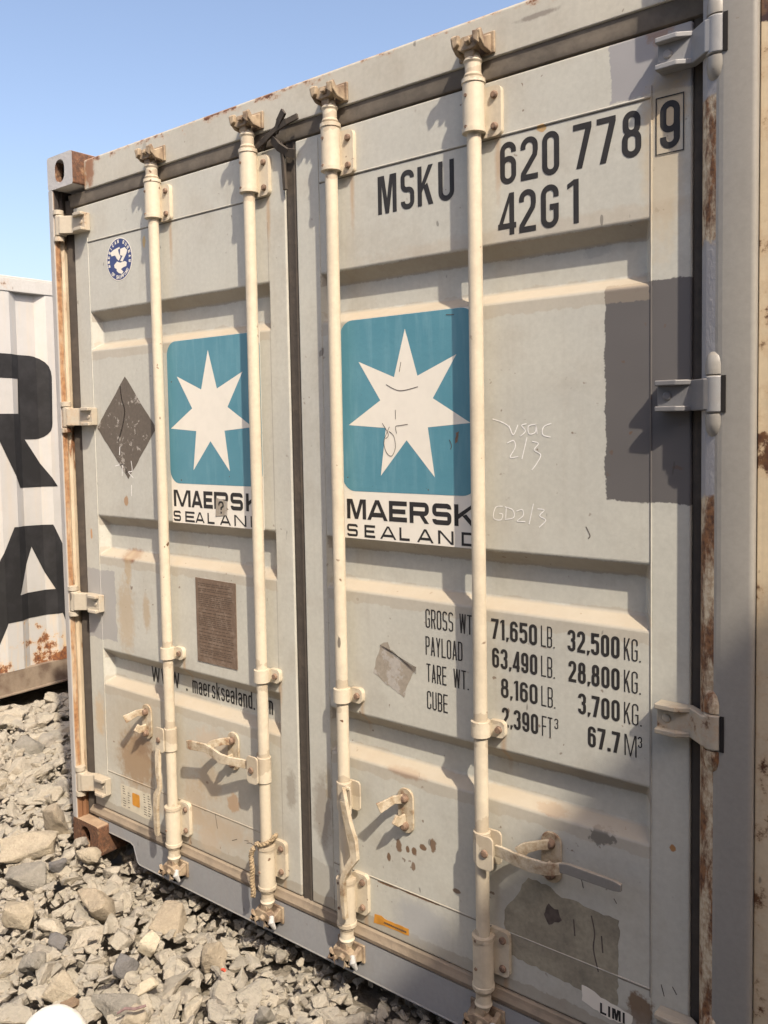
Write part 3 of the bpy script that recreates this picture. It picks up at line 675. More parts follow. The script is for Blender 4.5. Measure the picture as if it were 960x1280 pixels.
def rod_set(root, x, handle=None, mats=None, main=True):
    """locking bar with sleeves, clamp, cams and handle; y of the axis .024"""
    y = .024; cr = mats or M['cream']
    mb = MB(); mb.tube([(x, y, .125), (x, y, .6), (x, y, 1.3), (x, y, 2.46)], .0175, 28)
    rod = mb.build('locking_rod', cr, root, smooth=True)
    def sleeve(z0, z1, zf0, zf1):
        b = MB()
        b.lathe(x, y, [(z0, .022), (z0 + .001, .0285), (z0 + .011, .029), (z0 + .012, .0265), (z1 - .012, .0265), (z1 - .011, .029), (z1 - .001, .0285), (z1, .022)], 28, cr)
        pl = rrect(x + .004, x + .064, zf0, zf1, .014, 5)
        b.prism(pl, lambda u, v, w: (u, .041 + w, v), .0135, cr)
        for zz in (zf0 + .022, zf1 - .022):
            b.tube([(x + .047, .042, zz), (x + .047, .036, zz), (x + .047, .033, zz)], [.0095, .009, .006], 12, M['bolt'])
            b.tube([(x - .006, -.002, zz), (x - .006, -.0045, zz)], [.0045, .004], 8, M['bolt'])
        b.build('rod_bracket', cr, rod, smooth=True, angle=35)
    sleeve(.168, .308, .205, .322); sleeve(2.285, 2.412, 2.275, 2.392)
    b = MB(); z = .838
    b.lathe(x, y, [(z - .020, .021), (z - .019, .0245), (z + .019, .0245), (z + .020, .021)], 24, cr)
    b.prism(rrect(x + .010, x + .058, z - .021, z + .021, .012, 4), lambda u, v, w: (u, .040 + w, v), .0145, cr)
    b.tube([(x + .042, .041, z), (x + .042, .032, z)], [.010, .008], 10, M['bolt'])
    b.build('rod_clamp', cr, rod, smooth=True, angle=35)
    for top in (1, 0):
        b = MB(); s = 1 if top else -1; z = 2.412 if top else .168
        Z = lambda d: z + s * d
        pr = [(Z(0), .021), (Z(.006), .0235), (Z(.012), .0195), (Z(.034), .0195), (Z(.040), .0235), (Z(.048), .019), (Z(.060), .014)]
        if not top: pr = pr[::-1]
        b.lathe(x, y - .001, pr, 22, cr)
        c = Z(.078)
        b.prism([(x - .030, c - .010), (x - .018, c - .016), (x + .016, c - .016), (x + .031, c - .008), (x + .029, c + .010), (x + .014, c + .015), (x - .014, c + .016), (x - .031, c + .008)], lambda u, v, w: (u, y - .026 + w, v), .026, M['camiron'])
        b.prism(rrect(x - .013, x + .013, min(Z(.045), c), max(Z(.045), c), .006, 3), lambda u, v, w: (u, y - .020 + w, v), .026, M['camiron'])
        b.tube([(x + .004, y - .024, c), (x + .004, y - .036, c + s * .004)], [.010, .008], 8, M['camiron'])
        b.build('locking_cam', M['camiron'], rod, bevel=.002, seg=2)
        if not top and main:
            b = MB(); b.tube([(x + .036, .004, .098), (x + .046, -.008, .088), (x + .050, .002, .066)], [.007, .010, .005], 9, M['white_blob'])
            b.build('paint_splash', M['white_blob'], rod, smooth=True)
    return rod

def handle_hub(b, x, z, side):
    b.prism(rrect(x + side * .024 - .024, x + side * .024 + .024, z - .043, z + .043, .012, 4), lambda u, v, w: (u, -.006 + w, v), .006)
    b.prism(rrect(x + side * .024 - .024, x + side * .024 + .024, z - .043, z + .043, .012, 4), lambda u, v, w: (u, .036 + w, v), .006)
    b.lathe(x, .024, [(z - .040, .0195), (z - .039, .022), (z + .039, .022), (z + .040, .0195)], 20)
    b.tube([(x + side * .026, -.007, z), (x + side * .026, -.012, z)], [.011, .009], 10, M['bolt'])
def bar(b, pts, hz, hy, mat=None):
    """flat forged bar through pts, half height hz (list) and half thickness hy"""
    n = len(pts); vs = []
    hz = [h_ * .80 for h_ in hz] if hasattr(hz, '__len__') else [hz] * n
    for i, p in enumerate(pts):
        p = Vector(p); d = (Vector(pts[min(i + 1, n - 1)]) - Vector(pts[max(i - 1, 0)])).normalized()
        u = Vector((0, 0, 1)) if abs(d.z) < .7 else Vector((1, 0, 0))
        u = (u - d * u.dot(d)).normalized(); w = d.cross(u)
        for a, c in ((-1, -1), (1, -1), (1, 1), (-1, 1)): vs.append(p + u * a * hz[i] + w * c * hy)
    fs = [(i * 4 + k, i * 4 + (k + 1) % 4, (i + 1) * 4 + (k + 1) % 4, (i + 1) * 4 + k) for i in range(n - 1) for k in range(4)] + [(3, 2, 1, 0), tuple(range(4 * n - 4, 4 * n))]
    b.add(vs, fs, mat)

def catch(par, x, zc, open_hook, side=-1):
    b = MB(); c = M['iron']
    b.prism(rrect(x - .026, x + .026, zc - .062, zc + .062, .024, 6), lambda u, v, w: (u, .047 + w, v), .0075, c)
    for zz in (zc + .036, zc - .040): b.tube([(x, .048, zz), (x, .036, zz), (x, .032, zz)], [.013, .012, .008], 12, M['bolt'])
    # lower fixed cradle
    bar(b, [(x, .046, zc - .020), (x + side * .004, .020, zc - .022), (x + side * .006, .006, zc - .010)], .013, .004, c)
    # pivoting hook
    if open_hook: pts = [(x, .040, zc + .036), (x + side * .020, .022, zc + .034), (x + side * .036, .004, zc + .022), (x + side * .048, -.010, zc + .014)]
    else: pts = [(x, .038, zc + .036), (x + side * .020, .018, zc + .036), (x + side * .044, .004, zc + .028), (x + side * .060, .000, zc + .012)]
    bar(b, pts, [.016, .014, .016, .019], .004, c)
    return b.build('handle_catch', c, par, bevel=.002, seg=2)

# ------------------------------------------------------------------ the main container
main = empty('shipping_container'); main['main'] = 1
tag(main, 'large light grey container filling the picture, with two blue white-star logos on its doors', 'container')
body(main, 12.19, (M['frame'], M['wall']), 0)
posts(main, M['frame'], M['strip'], M['post_r'])
header, sill = header_sill(main, M['frame'], M['sill'])
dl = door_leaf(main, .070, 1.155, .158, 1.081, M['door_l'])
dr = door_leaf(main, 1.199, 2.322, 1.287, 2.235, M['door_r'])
dl['label'] = 'left door leaf with dark diamond mark and brown plate'; dr['label'] = 'right door leaf with black numbers and weight table'
seals(main, dl, dr)
HZ = [2.345, 1.645, .955, .262]
for i, z in enumerate(HZ):
    hinge(dl, .042, .178, z, M['hinge_cream'], M['hinge_cream'])
    mt = [M['hinge_light'], M['hinge_grey'], M['hinge_cream'], M['hinge_cream']][i]
    hinge(dr, 2.384, 2.258, z, mt, M['hinge_light'] if i < 2 else M['hinge_cream'])
# hinge lugs of the posts
for z in HZ:
    for s in (1, -1):
        b = MB(); b.tube([(2.384, .0165, z + s * .0385), (2.384, .0165, z + s * .0400), (2.384, .0165, z + s * .058), (2.3845, .019, z + s * .070), (2.386, .026, z + s * .080), (2.387, .036, z + s * .088)], [.017, .0206, .0206, .0198, .018, .015], 20); b.build('hinge_lug', M['strip'] if z < 1 else M['post_r'], main, smooth=True)
        b = MB(); b.lathe(.036, .016, [(z + s * .048 - .010, .010), (z + s * .048 - .008, .019), (z + s * .048 + .008, .019), (z + s * .048 + .010, .010)], 16); b.build('hinge_lug', M['hinge_cream'], main, smooth=True)
    b = MB(); b.box(2.3995, 2.408, -.0015, .01, z - .037, z + .037); b.build('hinge_slot_shade', M['dark'], main)  # raised dark strip painting the shade of a slot, post is not cut
# weld seams
b = MB()
for xa, xb, par in ((.16, 1.08, dl),): 
    b.tube([(xa, .0548, 2.277), (xb, .0548, 2.277)], .0028, 8); b.tube([(xa, .0548, .319), (xb, .0548, .319)], .0015, 6); b.tube([(xa - .003, .0548, .3), (xa - .003, .0548, 2.3)], .0018, 6)
b.build('weld_seam', M['door_l'], dl)
b = MB(); b.tube([(1.29, .0548, 2.277), (2.236, .0548, 2.277)], .0030, 8); b.tube([(1.29, .0548, .319), (2.236, .0548, .319)], .0015, 6); b.tube([(2.2365, .0548, .17), (2.2365, .0548, 2.30)], .0020, 6)
b.tube([(1.287, .0548, .17), (1.287, .0548, 2.40)], .0020, 6)
b.build('weld_seam', M['door_r'], dr)

rods = [rod_set(main, x) for x in RODX]
# handles: first rod from the right, closed to the right
b = MB(); handle_hub(b, RODX[0], .537, 1)
bar(b, [(1.862, .014, .543), (1.885, .010, .545), (1.925, -.004, .548), (1.97, -.014, .552), (2.010, -.010, .553), (2.035, .000, .556), (2.045, .008, .560)], [.017, .018, .020, .021, .019, .017, .016], .004, M['iron'])
h = b.build('rod_handle', M['cream'], rods[0], bevel=.0015)
b = MB(); bar(b, [(2.040, .004, .560), (2.06, .006, .562), (2.175, .000, .563), (2.192, -.001, .563)], [.014, .016, .015, .010], .005); b.build('handle_grip', M['grip'], rods[0], bevel=.002)
b = MB(); handle_hub(b, RODX[2], .545, -1)
bar(b, [(1.000, .014, .548), (.965, .002, .553), (.92, -.014, .556), (.885, -.018, .556), (.84, -.008, .560), (.80, -.004, .566), (.725, -.010, .562), (.712, -.010, .562)], [.016, .017, .016, .020, .018, .017, .019, .016], .004, M['iron'])
b.build('rod_handle', M['cream'], rods[2], bevel=.0015)
# second rod: handle hanging down, twisted
b = MB(); handle_hub(b, RODX[1], .550, 1)
bar(b, [(1.398, .000, .585), (1.402, -.020, .592), (1.404, -.026, .56), (1.412, -.020, .50), (1.424, -.014, .45), (1.428, -.012, .40), (1.404, -.022, .36), (1.392, -.024, .33), (1.390, -.020, .27), (1.392, -.016, .215)], [.006, .010, .013, .015, .017, .016, .012, .010, .010, .008], .007, M['iron'])
b.build('rod_handle', M['cream'], rods[1], bevel=.002)
b = MB(); handle_hub(b, RODX[3], .540, -1)
bar(b, [(.552, .006, .53), (.550, -.006, .49), (.556, -.012, .43), (.562, -.012, .38), (.548, -.016, .35), (.543, -.016, .30), (.541, -.014, .22), (.540, -.012, .205)], [.012, .014, .013, .010, .015, .014, .013, .010], .006, M['iron'])
b.build('rod_handle', M['cream'], rods[3], bevel=.002)
catch(dr, 1.995, .552, False); catch(dr, 1.560, .548, True); catch(dl, .870, .556, False); catch(dl, .418, .560, True)

# lettering on the doors
NW = {'M': 1.3, ' ': .0}
TH = .165
text('owner_code', 'MSKU', 0, 0, 2.152, 2.251, dr, M['black'], t=.132, pos=[(1.498, 1.560), (1.574, 1.617), (1.628, 1.676), (1.692, 1.739)])
text('serial_number', '620778', 0, 0, 2.160, 2.258, dr, M['black'], t=.132, pos=[(1.870, 1.913), (1.925, 1.970), (1.981, 2.024), (2.058, 2.102), (2.114, 2.158), (2.172, 2.215)])
text('check_digit', '9', 0, 0, 2.162, 2.260, dr, M['black'], t=.132, pos=[(2.2555, 2.297)])
fb = MB()
for q in ((2.246, 2.306, 2.152, 2.1545), (2.246, 2.306, 2.268, 2.2705), (2.246, 2.2485, 2.1545, 2.268), (2.3035, 2.306, 2.1545, 2.268)):
    fb.add([(q[0], .0537, q[2]), (q[1], .0537, q[2]), (q[1], .0537, q[3]), (q[0], .0537, q[3])], [(0, 1, 2, 3)])
fb.build('check_digit_box', M['black'], dr)
text('size_code', '42G1', 0, 0, 2.041, 2.139, dr, M['black'], t=.132, pos=[(1.863, 1.912), (1.920, 1.964), (1.977, 2.022), (2.043, 2.071)])
rows = [(1.0605, 1.111), (.988, 1.038), (.916, .965), (.843, .892)]
def wt(s, bold, thin, x0, xm, x1, z, wid=None):
    if bold: text('weight_figures', bold, x0, xm, z[0], z[1], dr, M['black'], t=.145, gap=.22, wid={',': .28, '.': .34, '1': .55})
    if thin: text('weight_unit', thin, xm + .010, x1, z[0], z[1], dr, M['black'], t=.062, gap=.26, rad=.14, wid={'.': .25, 'M': 1.2})
wt(0, '71,650', 'LB.', 1.832, 1.959, 2.005, rows[0]); wt(0, '63,490', 'LB.', 1.834, 1.959, 2.005, rows[1])
wt(0, '8,160', 'LB.', 1.858, 1.959, 2.006, rows[2]); wt(0, '2,390', 'FT', 1.860, 1.960, 1.998, rows[3])
text('weight_unit', '3', 2.003, 2.013, rows[3][0] + .024, rows[3][1], dr, M['black'], t=.10)
wt(0, '32,500', 'KG.', 2.038, 2.165, 2.214, rows[0]); wt(0, '28,800', 'KG.', 2.040, 2.165, 2.214, rows[1])
wt(0, '3,700', 'KG.', 2.064, 2.165, 2.216, rows[2]); wt(0, '67.7', 'M', 2.088, 2.166, 2.204, rows[3])
text('weight_unit', '3', 2.207, 2.2165, rows[3][0] + .024, rows[3][1], dr, M['black'], t=.10)
tk = dict(t=.075, gap=.26, rad=.16)
text('weight_caption', 'GROSS', 1.632, 1.719, *rows[0], dr, M['black'], **tk); text('weight_caption', 'WT.', 1.738, 1.782, *rows[0], dr, M['black'], wid={'.': .2}, **tk)
text('weight_caption', 'PAYLOAD', 1.631, 1.746, *rows[1], dr, M['black'], **tk)
text('weight_caption', 'TARE', 1.633, 1.696, *rows[2], dr, M['black'], **tk); text('weight_caption', 'WT.', 1.718, 1.763, *rows[2], dr, M['black'], wid={'.': .2}, **tk)
text('weight_caption', 'CUBE', 1.633, 1.699, *rows[3], dr, M['black'], **tk)

def logo(par, x0, x1, cx, cz, rs, l1, p1, l2, p2, xsh):
    sheet('logo_backing', [(x0 + .003, 1.281), (xsh, 1.281), (xsh, 1.884), (x0 + .05, 1.884), (x0 + .003, 1.83)], par, M['white_st'], lift=.0004, thick=.0004)
    sheet('logo_panel', rrect(x0, x1, 1.413, 1.8835, .045, 8), par, M['blue'], lift=.0010)
    pts = []
    for k in range(14):
        a = math.pi / 2 - k * math.pi / 7; rr_ = rs if k % 2 == 0 else rs * .432
        pts.append((cx + rr_ * math.cos(a), cz + rr_ * math.sin(a)))
    mb = MB(); mb.add([(cx, DY - .0010, cz)] + [(p[0], DY - .0010, p[1]) for p in pts], [(0, k + 1, (k + 1) % 14 + 1) for k in range(14)])
    mb.build('logo_star', M['white_st'], par)
    kw = dict(t=.225, rad=.16, lift=.0014)
    text('logo_name', l1, 0, 0, 1.3355, 1.391, par, M['black'], pos=p1, **kw)
    kw['t'] = .195
    text('logo_name', l2, 0, 0, 1.286, 1.321, par, M['black'], pos=p2, **kw)
logo(dr, 1.354, 1.798, 1.580, 1.642, .204, 'MAERSK', [(1.368, 1.437), (1.441, 1.512), (1.517, 1.577), (1.586, 1.648), (1.659, 1.718), (1.727, 1.793)],
     'SEALAND', [(1.367, 1.406), (1.430, 1.468), (1.485, 1.540), (1.551, 1.585), (1.609, 1.662), (1.676, 1.724), (1.748, 1.790)], 1.80)
logo(dl, .590, 1.034, .798, 1.641, .203, 'MAERSK', [(.603, .690), (.694, .750), (.755, .800), (.807, .874), (.885, .942), (.956, 1.02)],
     'SEALAND', [(.599, .637), (.660, .708), (.712, .757), (.772, .806), (.832, .884), (.900, .955), (.975, 1.02)], .984 + .052)
# small square note over the left name
sheet('question_note', [(.813, 1.312), (.868, 1.318), (.872, 1.362), (.818, 1.372)], dl, M['residue'], lift=.0034)
text('question_mark', '?', .828, .854, 1.322, 1.362, dl, M['black'], t=.16, lift=.0046)

# web address across the lowest upper channel (lies on the channel floor)
text('web_address', 'www.', 0, 0, .693, .748, dl, M['black'], y=.0897, t=.13, pos=[(0, .001)] * 3 + [(.592, .601)])
def lower_w(x0, x1):
    t, H = .13, .052
    w = (x1 - x0) / H; mb = MB()
    return [(a, b) for a, b in ((0, 0),)]
mb = MB()
for x0, x1 in ((.402, .449), (.456, .503), (.510, .557)):
    H, z0 = .054, .694; w = x1 - x0; t = .0062
    for i, (a, c, d) in enumerate(((0, .26, 0), (.5, .26, 1), (.5, .74, 2), (1, .74, 3))):
        xa = x0 + a * w - (t if a == 1 else t / 2 if a == .5 else 0); xc = x0 + c * w - t / 2
        mb.add([(xa, .0886 - i * .0001, z0 + H), (xa + t, .0886 - i * .0001, z0 + H), (xc + t, .0886 - i * .0001, z0), (xc, .0886 - i * .0001, z0)], [(0, 1, 2, 3)])
mb.build('web_address', M['black'], dl)
text('web_address', 'maersksealand.com', .626, 1.016, .692, .752, dl, M['black'], y=.0897, t=.10, gap=.28, rad=.2)

# round classification emblem
def emblem(par):
    cx, cz, r = .345, 2.190, .0745
    ring = lambda rr_: [(cx + rr_ * math.cos(2 * math.pi * k / 40), cz + rr_ * math.sin(2 * math.pi * k / 40)) for k in range(40)]
    sheet('emblem_rim', ring(r), par, M['white_st'], lift=.0006)
    sheet('emblem_disc', ring(r * .955), par, M['navy'], lift=.0014)
    mb = MB()
    def curved(s, a0, a1, top):
        n = len(s); H = .0125
        for i, c in enumerate(s):
            if c == ' ': continue
            a = R(a0 + (a1 - a0) * i / (n - 1)); k = 0
            w = .72
            for st in glyph(c, w, .22, .15):
                pts = st[1]
                if st[0] == 'S': l, r2 = ribbon(pts, .22, st[2])
                def tr(p, k=k):
                    u, v = (p[0] - w / 2) * H, (p[1] - .5) * H
                    rad_ = r * .83
                    if top: X = cx + (rad_ + v) * math.cos(a) + u * math.sin(a); Z = cz + (rad_ + v) * math.sin(a) - u * math.cos(a)
                    else: X = cx + (rad_ - v) * math.cos(a) - u * math.sin(a); Z = cz + (rad_ - v) * math.sin(a) + u * math.cos(a)
                    return (X, DY - .0013 - k * .00005, Z)
                if st[0] == 'P': mb.add([tr(p) for p in pts], [tuple(range(len(pts)))])
                else:
                    m = len(l); mb.add([tr(p) for p in l + r2], [(j, (j + 1) % m, (j + 1) % m + m, j + m) for j in range(m if st[2] else m - 1)])
                k += 1
    curved('AMERICAN BUREAU', 198, -12, True); curved('OF SHIPPING', 228, 318, False)
    mb.build('emblem_lettering', M['white_st'], par)
    def P2(l): return [(cx + (u - 275) / 212 * r, cz - (v - 768) / 372 * r) for u, v in l]
    mb = MB()
    for k, poly in enumerate(([(130, 632), (180, 592), (285, 560), (292, 590), (262, 600), (270, 660), (300, 735), (268, 792), (240, 760), (210, 690), (150, 692)],
                 [(300, 598), (372, 585), (412, 640), (398, 700), (362, 762), (330, 822), (292, 800), (335, 725), (292, 700)],
                 [(190, 852), (240, 800), (290, 832), (372, 822), (400, 850), (390, 910), (340, 922), (300, 945), (340, 1000), (310, 1030), (260, 1002), (230, 962), (230, 930), (196, 900)])):
        q = P2(poly); mb.prism(q, lambda u, v, w: (u, DY - .0016 - k * .0001 + w, v), .0003)
    mb.build('emblem_eagle', M['white_st'], par)
    for a in (190, -8):
        mb = MB()
        x, z = cx + r * .83 * math.cos(R(a)), cz - r * .12 + r * .83 * math.sin(R(a)) * .6
        mb.prism([(x + .003 * math.cos(j), z + .003 * math.sin(j)) for j in [i * math.pi / 4 for i in range(8)]], lambda u, v, w: (u, DY - .0015 + w, v), .0003)
        mb.build('emblem_dot', M['white_st'], par)
emblem(dl)

def jag(poly, amp, step=.012, seed=1):
    random.seed(seed); out = []
    n = len(poly)
    for i in range(n):
        a, c = poly[i], poly[(i + 1) % n]; L = math.hypot(c[0] - a[0], c[1] - a[1]); m = max(1, int(L / step))
        for k in range(m):
            t = k / m; nx, nz = -(c[1] - a[1]) / L, (c[0] - a[0]) / L; d = random.uniform(-amp, amp) if k else 0
            out.append((a[0] + (c[0] - a[0]) * t + nx * d, a[1] + (c[1] - a[1]) * t + nz * d))
    return out
sheet('placard_residue', jag([(.352, 1.420), (.520, 1.598), (.352, 1.782), (.172, 1.603)], .0015, .02, 2), dl, M['diamond'], lift=.0006)
sheet('safety_plate', [(.703, .824), (.896, .824), (.898, 1.102), (.703, 1.104)], dl, M['plate'], lift=.0002, thick=.0022)
random.seed(11); mb = MB(); z = 1.086; k = 0
while z > .84:
    x = .716
    while x < .88:
        w = random.uniform(.006, .026)
        if x + w < .884: mb.add([(x, .0522, z), (x + w, .0522, z), (x + w, .0522, z + .0022), (x, .0522, z + .0022)], [(0, 1, 2, 3)])
        x += w + .004
    z -= random.choice((.0065, .0065, .011))
mb.build('plate_engraving', M['platetext'], dl)
for x in (.711, .888):
    for z in (.835, 1.093):
        pass
sheet('label_sticker', jag([(.238, .200), (.424, .196), (.424, .292), (.236, .288)], .0015, .02, 3), dl, M['listing'], lift=.0006)
random.seed(5)
for cc in ((.250, .280), (.375, .400)):
    mb = MB()
    for c0 in cc:
        for j in range(9):
            if random.random() < .85: mb.box(c0, c0 + random.uniform(.008, .018), .0542, .0544, .208 + j * .009, .2105 + j * .009)
    mb.build('label_print', M['marker'], dl)
sheet('label_orange_mark', rrect(.308, .352, .225, .272, .006), dl, M['orange'], lift=.0018)
sheet('orange_tape', jag([(1.436, .186), (1.470, .190), (1.560, .193), (1.560, .212), (1.476, .211), (1.465, .216), (1.440, .213)], .001, .012, 3), dr, M['orange'], lift=.0006)
mb = MB(); x = 1.475
while x < 1.55:
    w = random.uniform(.002, .006); mb.box(x, x + w, .0530, .0532, .199, .203); x += w + .0015
mb.build('tape_print', M['marker'], dr)
sheet('glue_residue', jag([(1.452, .908), (1.557, .858), (1.572, .900), (1.600, .950), (1.560, .955), (1.515, .975), (1.505, 1.003), (1.478, .992)], .003, .01, 6), dr, M['residue'], lift=.0006)
mb = MB(); random.seed(3)
for j in range(5):
    mb.add([(1.478 + .01 * j, .0530, .992 - .002 * j), (1.60, .0530, .948 - .004 * j), (1.60, .0530, .9465 - .004 * j), (1.478 + .01 * j, .0530, .9903 - .002 * j)], [(0, 1, 2, 3)])
mb.build('residue_lines', M['marker'], dr)
sheet('old_paper_label', jag([(1.862, .262), (2.10, .247), (2.158, .247), (2.163, .452), (2.10, .455), (2.05, .462), (2.02, .457), (1.99, .474), (1.93, .478), (1.912, .455), (1.895, .418), (1.862, .372)], .003, .012, 8), dr, M['paper'], lift=.0006)
scribble('label_scratch', [[(2.095, .44), (2.103, .40), (2.10, .36), (2.112, .31)], [(2.05, .415), (2.053, .375)], [(2.12, .40), (2.123, .36)]], dr, M['marker'], t=.0035, lift=.0018)
sheet('label_smudge', jag([(1.972, .40), (1.985, .432), (2.01, .425), (2.02, .402), (2.0, .39), (1.985, .378)], .005, .008, 12), dr, M['marker'], lift=.0018)
sheet('torn_label', jag([(2.07, .224), (2.14, .206), (2.19, .214), (2.195, .238), (2.155, .246), (2.118, .250), (2.102, .258), (2.07, .262)], .002, .01, 9), dr, M['white_st'], lift=.0018)
text('torn_label_lettering', 'LIMI', 2.116, 2.176, .212, .238, dr, M['black'], t=.2, gap=.3, rad=.1, lift=.0030, wid={'I': .3})
# hand writing
s_ = lambda pts, ox, oz, k: [(ox + p[0] * k, oz + p[1] * k) for p in pts]
scribble('chalk_writing', [[(1.842, 1.605), (1.868, 1.597), (1.888, 1.585), (1.898, 1.565)], [(1.888, 1.588), (1.899, 1.566), (1.912, 1.590)], [(1.935, 1.592), (1.922, 1.588), (1.932, 1.575), (1.918, 1.562)],
    [(1.958, 1.590), (1.940, 1.586), (1.942, 1.568), (1.958, 1.572), (1.960, 1.590), (1.963, 1.568)], [(2.000, 1.592), (1.980, 1.584), (1.978, 1.566), (1.998, 1.560)],
    [(1.882, 1.546), (1.900, 1.552), (1.904, 1.536), (1.890, 1.512), (1.912, 1.514)], [(1.936, 1.560), (1.922, 1.508)], [(1.950, 1.550), (1.966, 1.545), (1.955, 1.530), (1.972, 1.518), (1.960, 1.496), (1.948, 1.482)],
    ], dr, M['chalk'], t=.0025)
scribble('chalk_writing', [[(1.868, 1.392), (1.848, 1.388), (1.842, 1.362), (1.862, 1.358), (1.868, 1.372), (1.858, 1.374)], [(1.878, 1.390), (1.876, 1.362)], [(1.874, 1.391), (1.896, 1.384), (1.898, 1.366), (1.874, 1.360)],
    [(1.906, 1.382), (1.922, 1.386), (1.924, 1.372), (1.908, 1.358), (1.930, 1.358)], [(1.952, 1.402), (1.940, 1.352)], [(1.962, 1.390), (1.980, 1.388), (1.968, 1.374), (1.984, 1.364), (1.966, 1.346)]], dr, M['chalk'], t=.0023)
scribble('marker_writing', [[(1.500, 1.600), (1.520, 1.570), (1.510, 1.558)], [(1.524, 1.590), (1.505, 1.552), (1.512, 1.522), (1.530, 1.512), (1.543, 1.535), (1.538, 1.565), (1.522, 1.578)],
    [(1.548, 1.572), (1.545, 1.590), (1.560, 1.593), (1.585, 1.596)], [(1.545, 1.61), (1.545, 1.635)]], dr, M['marker'], t=.0016, lift=.0034)
for q_ in ([[(1.515, 1.703), (1.56, 1.685), (1.62, 1.693)], [(1.566, 1.76), (1.560, 1.735)], [(1.715, 1.555), (1.722, 1.54), (1.718, 1.53)], [(1.71, 1.87), (1.735, 1.868)]]): scribble('star_scratch', [q_], dr, M['marker'], t=.0018, lift=.0034)
sheet('star_chip', jag([(1.735, 1.572), (1.745, 1.576), (1.740, 1.55), (1.733, 1.545)], .002, .006, 3), dr, M['bolt'], lift=.0030)
scribble('chalk_mark', [[(.322, 1.752), (.330, 1.70), (.345, 1.66), (.325, 1.60), (.300, 1.555)], [(.308, 1.535), (.305, 1.505)]], dl, M['chalk'], t=.004)
scribble('chalk_mark', [[(.275, 1.465), (.305, 1.470), (.330, 1.468), (.345, 1.44)], [(.320, 1.47), (.316, 1.43)], [(.372, 1.485), (.376, 1.45), (.355, 1.445), (.382, 1.425)], [(.37, 1.40), (.368, 1.36)]], dl, M['chalk'], t=.003)
for q_ in ([[(.905, .268), (.925, .272)], [(.915, .262), (.935, .268), (.955, .262)], [(.845, .25), (.87, .262)], [(.765, .32), (.775, .27)], [(2.26, .34), (2.267, .315)], [(2.285, .345), (2.295, .33)], [(2.15, .50), (2.157, .49)], [(2.07, .52), (2.075, .50)], [(1.80, 1.91), (1.802, 1.90)], [(2.085, 1.355), (2.095, 1.335), (2.09, 1.328)]]): scribble('marker_scuff', [q_], dr, M['marker'], t=.002)

# ------------------------------------------------------------------ neighbour at the right and the stack across the lane
M['beige'] = paint('beige_container_paint', (.62, .51, .35), (.56, .46, .31), patches=[(-.01, .09, 2.35, 2.48, (.05, .028, .028), .01)], rust=.42, dust=.4, specks=.8, grime=.3, streak=.25)
M['beige_rod'] = plain('beige_rod', (.50, .40, .27), .6, .15, 20, .001)
def plain_container(name, L, mats, loc, ph=0.):
    root = empty(name, loc)
    body(root, L, mats, ph)
    for x0, x1 in ((0, .10), (W0 - .10, W0)):
        mb = MB(); mb.box(x0, x1, .004, .10, .118, H0 - .118); mb.build('corner_post', mats[0], root, bevel=.003)
    header_sill(root, mats[0], mats[0])
    a = door_leaf(root, .105, 1.19, .18, 1.10, mats[0]); c = door_leaf(root, 1.21, 2.357, 1.30, 2.27, mats[0])
    seals(root, a, c, False)
    for z in HZ:
        hinge(a, .085, .21, z, mats[0], mats[0]); hinge(c, 2.377, 2.25, z, mats[0], mats[0])
    for x in RODX: rod_set(root, x + .03, mats=mats[1], main=False)
    return root
right = plain_container('shipping_container', 12.19, (M['beige'], M['beige']), (W0 + .001, .012, 0))
tag(right, 'beige rust spotted container standing close against the right side of the grey one', 'container')
M['stackp'] = plain('dark_blue_container_paint', (.075, .095, .13), .6, .15, 4, .001)
st1 = plain_container('shipping_container', 12.19, (M['stackp'], M['stackp']), (5.70, -13.4, 0), .1)
tag(st1, 'dark blue container across the lane at ground level, lower of its stack', 'container')
st2 = copy_tree(st1); st2.location = (5.70, -13.4, 2.60)
tag(st2, 'dark blue container across the lane, upper of its stack, shading the right corner', 'container')

for zz, wh in ((0, 'lower'), (2.60, 'upper')):  # unseen stack added behind the camera to cut down sky light
    c = copy_tree(st1); c.location = (.6, -5.2, zz); c.rotation_euler.z = R(-90)
    tag(c, wh + ' unseen dark blue container added behind the photographer to block sky light', 'container')
# ------------------------------------------------------------------ white container at the left
def white_mat():
    return paint('white_container_paint', (.45, .445, .425), (.41, .405, .385), rust=.14, dust=.5, specks=.8, grime=.12, streak=.14, patches=())
M['white'] = white_mat()
def white_wall():
    b = NB('white_container_wall'); o = b.xyz(); n1 = b.noise(6, 7, rough=.7); n2 = b.noise(60, 4); n3 = b.noise(1, 5, scl=(20, 26, 2.2), rough=.6)
    col = b.mix(b.rng(n1, .4, .7), (.45, .445, .43), (.41, .405, .385))
    low = b.rng(o[2], .75, .2)
    col = b.mix(b.mul(b.rng(n3, .48, .66), b.math('MULTIPLY_ADD', low, .6, .12)), col, (.60, .44, .24))
    r = b.math('ADD', n1, b.mul(low, .20))
    col = b.mix(b.mul(b.rng(r, .66, .74), .7), col, (.60, .36, .14)); col = b.mix(b.rng(r, .70, .74), col, b.mix(b.rng(n2, .4, .6), (.24, .10, .04), (.12, .05, .03)))
    return b.finish(col, .5, 0, n2, .0006)
M['wwall'] = white_wall()
M['wletter'] = plain('black_painted_letter', (.011, .011, .012), .8, .2, 5, .0005, c2=(.020, .020, .022))
M['wbottom'] = plain('dusty_rusty_bottom_rail', (.24, .19, .14), .8, .2, 12, .003, c2=(.13, .09, .065))
left = empty('shipping_container', (-2.05 - W0, -6.0, -.035))
tag(left, 'white container with big black letters R and A on its corrugated side, far left', 'container')
L_ = 12.19
